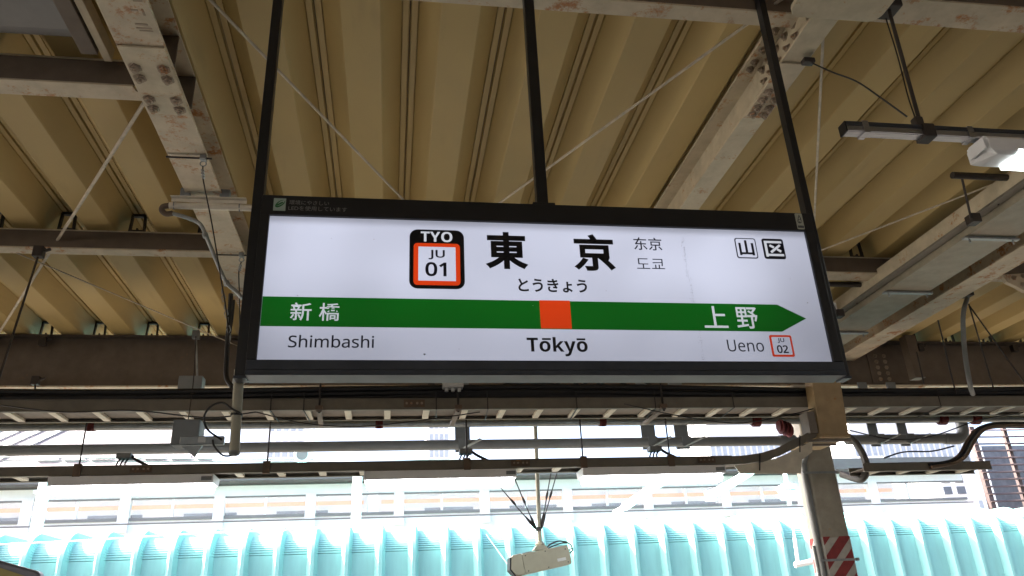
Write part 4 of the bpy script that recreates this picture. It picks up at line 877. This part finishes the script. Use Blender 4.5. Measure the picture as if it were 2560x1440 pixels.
for i in range(1, 52): inst(tp, (PER*i, 0, 0), bar_)
# white cable along the left of the barrel roof
w1 = thing('overhead_wire', 'pale overhead wire slanting over the left of the teal roof', 'wire', (-5.508, 12.500, 2.952))
MB().tube([(-5.613, 12.500, 2.950), (-4.448, 12.500, 2.975), (-2.910, 12.500, 3.026), (-0.594, 12.600, 3.070)], 0.012, 6).build('wire', 'bgsteel', w1)
w2 = thing('overhead_wire', 'pale wire slanting across the teal roof left of the camera', 'wire', (1.464, 12.500, 2.900))
MB().tube([(1.464, 12.500, 2.900), (1.908, 12.500, 2.270)], 0.008, 6).build('wire', 'bgsteel', w2)

# white posts of the overhead line portal
def post(label, px0, px1, name='white_post', Yp=18.0, top=None, m='bgwhite'):
    t = thing(name, label, 'post', (px0[0], Yp, 0), 'white posts beyond the teal roof')
    MB().box(px0[0], px1[0], Yp, Yp+0.25, 0, px0[2]).build('shaft', m, t, bevel=0.01); return t
p1 = post('white post with bolted flanges at the left', (-7.427, 18.000, 4.848), (-7.268, 18.000, 4.845))
for y_ in (1230, 1275, 1320):
    q = V((-7.301, 18.000, 4.596)); z = q.z - (y_-1230)*0.0098
    MB().box(q.x-0.16, q.x+0.16, 17.93, 18.0, z-0.03, z+0.03).build('flange', 'bgsteel', p1)
p2 = post('white post between the left and middle strip lamps', (-0.873, 18.000, 4.829), (-0.669, 18.000, 4.826))
# bright diagonal arms of the overhead line
arm = thing('bracket_arm', 'white diagonal bracket arm rising toward the striped column', 'bracket arm', (4.872, 17.000, 3.749))
MB().tube([(5.064, 17.000, 3.846), (5.852, 17.000, 4.298), (6.360, 17.000, 4.590)], 0.09, 12).build('tube', 'bgwhite', arm, smooth=True)
MB().tube([(4.824, 17.000, 3.716), (5.082, 17.000, 3.846)], 0.06, 10).build('insulator', 'bgsteel', arm, smooth=True)
arm2 = thing('bracket_arm', 'white diagonal bracket arm just left of the striped column', 'bracket arm', (7.188, 17.000, 4.085))
MB().tube([(7.190, 17.000, 4.102), (7.655, 17.000, 4.315), (8.294, 17.000, 4.647)], 0.09, 12).build('tube', 'bgwhite', arm2, smooth=True)
MB().box((7.100, 17.000, 4.131)[0]-0.1, (7.100, 17.000, 4.131)[0]+0.12, 16.95, 17.1, (7.070, 17.000, 3.938)[2], (7.105, 17.000, 4.166)[2]).build('bracket', 'bgsteel', arm2)
ins = thing('insulator_string', 'white insulator string left of the striped column', 'insulator', (8.980, 17.000, 4.225))
_t, _b = V((8.987, 17.000, 4.562)), V((8.955, 17.000, 3.806))
MB().tube([_t, _b], 0.05, 8).build('rod', 'bgsteel', ins, smooth=True)
for k, s_ in ((0.45, 0.22), (0.53, 0.26), (0.62, 0.22), (0.72, 0.28), (0.8, 0.2)):
    q = _t.lerp(_b, k); MB().tube([q+V((0, 0, 0.07)), q, q-V((0, 0, 0.03))], [0.05, s_, s_*0.9], 12).build('disc', 'bgsteel', ins, smooth=True)
ta = thing('roof_bracket', 'thin white bracket arm on the teal roof beside the column', 'bracket', (6.507, 12.500, 2.277))
MB().tube([(6.578, 12.500, 2.977), (6.570, 12.500, 2.691)], 0.02, 8).build('rod', 'bgsteel', ta)
MB().tube([(6.570, 12.500, 2.691), (6.550, 12.500, 2.318)], 0.03, 8).build('rod', 'bgwhite', ta)
MB().tube([(6.493, 12.500, 2.277), (6.867, 12.500, 2.326)], 0.045, 8).build('arm', 'bgwhite', ta)

# elevated line: fascia, wall, glazed barrier, train
VY = 26.0; VXE = (20.548, 26.000, 5.264)[0]
zt, zb_ = (3.957, 26.000, 5.670)[2], (3.930, 26.000, 5.050)[2]
vd = thing('viaduct', 'white elevated railway viaduct with glazed noise barrier', 'viaduct', (0, VY, 0))
MB().box(-60, VXE, VY, VY+0.4, 0.0, zb_).build('parapet', 'bgwhite', vd)
MB().box(-60, VXE, VY-0.05, VY+0.35, zt, zt+0.32).build('head_beam', 'bgwhite', vd)
fz = zt + 0.325
fa = MB().box(-60, VXE, VY-0.7, VY-0.06, fz+0.05, fz+0.42).build('eave', 'bggrey', vd)
MB().box(-60, VXE, VY-0.05, VY+1.2, fz, fz+0.30).build('roof', 'bggrey', vd)
k = 0; x = -22.0
mf = None
while x < VXE-2.8:
    if mf is None: mf = MB().box(x-0.16, x+0.16, VY-0.12, VY+0.1, zb_-0.4, zt+0.05).build('post', 'bgsteel', vd); mx0 = x; mm = MB().box(x+1.35, x+1.42, VY-0.03, VY+0.04, zb_, zt).build('mullion', 'bgsteel', vd); pn = MB().box(x+0.16, x+2.62, VY+0.18, VY+0.20, zb_, zt).build('pane', 'pane', vd)
    else: inst(mf, (x-mx0, 0, 0), vd); inst(mm, (x-mx0, 0, 0), vd); inst(pn, (x-mx0, 0, 0), vd)
    x += 2.78
MB().box(-60, VXE, VY-0.06, VY-0.0, zb_-0.06, zb_+0.03).build('rail', 'frame', vd); MB().box(-60, VXE, VY-0.06, VY-0.0, zt-0.05, zt-0.0005).build('rail', 'frame', vd)
MB().tube([(-60, VY-0.3, zb_-0.18), (VXE, VY-0.3, zb_-0.18)], 0.025, 6).build('handrail', 'frame', vd)
MB().box(-60, VXE, VY+0.4, VY+14, zb_-1.4, zb_-1.1).build('deck', 'bgwhite', vd)
tr = thing('train', 'silver commuter train with orange stripe behind the viaduct barrier', 'train', (0, VY+2.5, zb_-0.6))
for i in range(3):
    x0 = VXE - 1.0 - 20.0*(i+1); zc = zb_ - 0.9
    bdy = MB().prism(rrect(VY+2.0, VY+4.9, zc, zc+2.9, 0.3, 4), lambda u, v, t: V((t, u, v)), x0, x0+19.6).build('car_body', 'train', tr, smooth=True)
    MB().box(x0+0.1, x0+19.5, VY+1.988, VY+1.999, zc+1.47, zc+1.60).build('orange_stripe', 'orange', bdy)
    w0_ = None
    for j in range(6):
        xx = x0+1.6+j*3.0
        if w0_ is None: w0_ = MB().box(xx, xx+1.7, VY+1.985, VY+1.999, zc+0.95, zc+1.30).build('window', 'bgdark', bdy); wx = xx
        else: inst(w0_, (xx-wx, 0, 0), bdy)

# round flood lamp and far line poles between the pipes
fd = thing('flood_lamp', 'small round flood lamp seen between the grey pipe and lower tray', 'flood lamp', (-1.790, 16.000, 4.853))
_q = V((-1.775, 16.000, 4.869))
MB().tube([_q+V((0, -0.15, 0)), _q+V((0, -0.1, 0)), _q+V((0, 0.12, 0))], [0.15, 0.17, 0.09], 18).build('head', 'bgsteel', fd, smooth=True)
MB().tube([_q+V((0, -0.156, 0)), _q+V((0, -0.151, 0))], 0.11, 16).build('lens', 'frame', fd, smooth=True)
MB().tube([_q+V((-0.05, 0.0, -0.15)), _q+V((-0.22, 0, -0.2)), (-1.972, 16.000, 4.673)], 0.03, 8).build('bracket', 'bgsteel', fd)
for i, (yl, yr, lab) in enumerate(((1143, 1150, 'thin catenary wire seen left between the pipes'), (1150, 1152, 'thin catenary wire just above the lower tray'))):
    wv = thing('overhead_wire', lab, 'wire', (-9.216, 20.000, 5.762))
    MB().tube([V((-9.566, 20.000, 5.767))+V((0, 0, -0.08*i)), V((-2.766, 20.000, 5.605))+V((0, 0, -0.06*i)), V((9.912, 20.000, 5.398))+V((0, 0, -0.1*i))], 0.016, 6).build('wire', 'frame', wv)

# far roofs and towers glimpsed between tray and pipe
fr_ = thing('station_roof', 'grey ribbed roof glimpsed at the left between tray and pipe', 'roof', (-14, 30, 9))
zR0, zR1 = (-12.730, 34.000, 9.140)[2]-1.0, (-12.858, 34.000, 9.909)[2]+0.8
fsl = lambda u, v, t: V((u, 34.2 + (v-zR0)*1.2 + t, v))
MB().prism([(-40, zR0), (-7.2, zR0), (-9.6, zR1), (-40, zR1)], fsl, 0.0, 0.2).build('roof_sheet', 'roofgrey', fr_)
for k in range(9):
    x = -24 + k*0.9
    MB().prism([(x, zR0), (x+0.22, zR0), (x+2.4, zR1), (x+2.18, zR1)], fsl, -0.14, -0.01).build('roof_rib', 'bgwhite', fr_)
for k in range(7):
    x = -14.6 + k*1.05
    MB().prism([(x, zR0+0.55), (x+0.8, zR0+0.55), (x+0.8, zR0+0.72), (x, zR0+0.72)], fsl, -0.2, -0.01).build('snow_stop', 'bgwhite', fr_)
MB().box(-40, -9.0, 33.7, 34.1, zR0-0.35, zR0-0.05).build('gutter', 'bgwhite', fr_)
def building(label, x0, x1, y, h, m, cols, rows, z0, z1, group=None):
    t = thing('tower_building', label, 'building', ((x0+x1)/2, y, 0))
    MB().box(x0, x1, y, y+12, 0, h).build('wall', m, t)
    dx = (x1-x0)/cols; dz = (z1-z0)/rows; f0 = None
    for i in range(cols):
        for j in range(rows):
            xx = x0 + dx*(i+0.18); zz = z0 + dz*(j+0.2)
            if f0 is None: f0 = MB().box(xx, xx+dx*0.64, y-0.06, y+0.05, zz, zz+dz*0.6).build('window', 'towerglass', t); bx_, bz_ = xx, zz
            else: inst(f0, (xx-bx_, 0, zz-bz_), t)
    return t
zz0, zz1 = (-8.165, 90.000, 21.325)[2], (-8.339, 90.000, 24.572)[2]
building('pale office block seen behind the pipes left of centre', (-13.995, 90.000, 22.764)[0], (-10.022, 90.000, 22.723)[0], 90, 36, 'tower', 5, 5, zz0-2, 34)
building('narrow pale tower seen behind the pipes at centre', (4.167, 90.000, 22.577)[0], (6.503, 90.000, 22.553)[0], 90, 33, 'tower', 4, 7, zz0-2, 31)
building('finned pale tower left of the striped column', (46.848, 110.000, 26.807)[0], (61.801, 110.000, 26.653)[0], 110, 40, 'tower', 16, 3, 8, 38)
building('finned pale tower right of the striped column', (76.463, 120.000, 28.837)[0], (97.783, 120.000, 28.617)[0], 120, 44, 'tower', 20, 3, 8, 42)
# louvred brown building at the right edge
lv = thing('louvred_building', 'brown louvred building front at the right edge', 'building', (31.898, 40.000, 5.934))
lx0, lx1, lz0, lz1 = 32.95, 44.0, 4.0, 10.9
MB().box(lx0, lx0+0.28, 39.9, 40.2, lz0, lz1).build('frame_post', 'brownslat', lv)
for x in (35.2, 37.6, 40.2): MB().box(x, x+0.22, 40.05, 40.25, lz0, lz1).build('frame_post', 'brownslat', lv)
s0 = None
for k in range(17):
    z = lz0 + 0.25 + k*0.40
    if s0 is None: s0 = MB().prism([(39.82, z), (39.85, z-0.03), (40.02, z+0.07), (39.99, z+0.10)], lambda u, v, t: V((t, u, v)), lx0, lx1).build('louvre_slat', 'brownslat', lv); zs = z
    else: inst(s0, (0, 0, z-zs), lv)
MB().box(lx0+3.4, lx1, 43.5, 44.0, 0, lz1-0.4).build('back_wall', 'bgdark', lv)
MB().box(lx0-2.4, lx0-0.25, 40.5, 46.0, 0, 8.6).build('stair_tower', 'bgwhite', lv)
ww = None
for i in range(2):
    for j in range(2):
        xx, zz = lx0-2.25+0.85*i, 7.2+0.62*j
        MB().box(xx, xx+0.5, 40.44, 40.52, zz, zz+0.42).build('window', 'bgdark', lv)
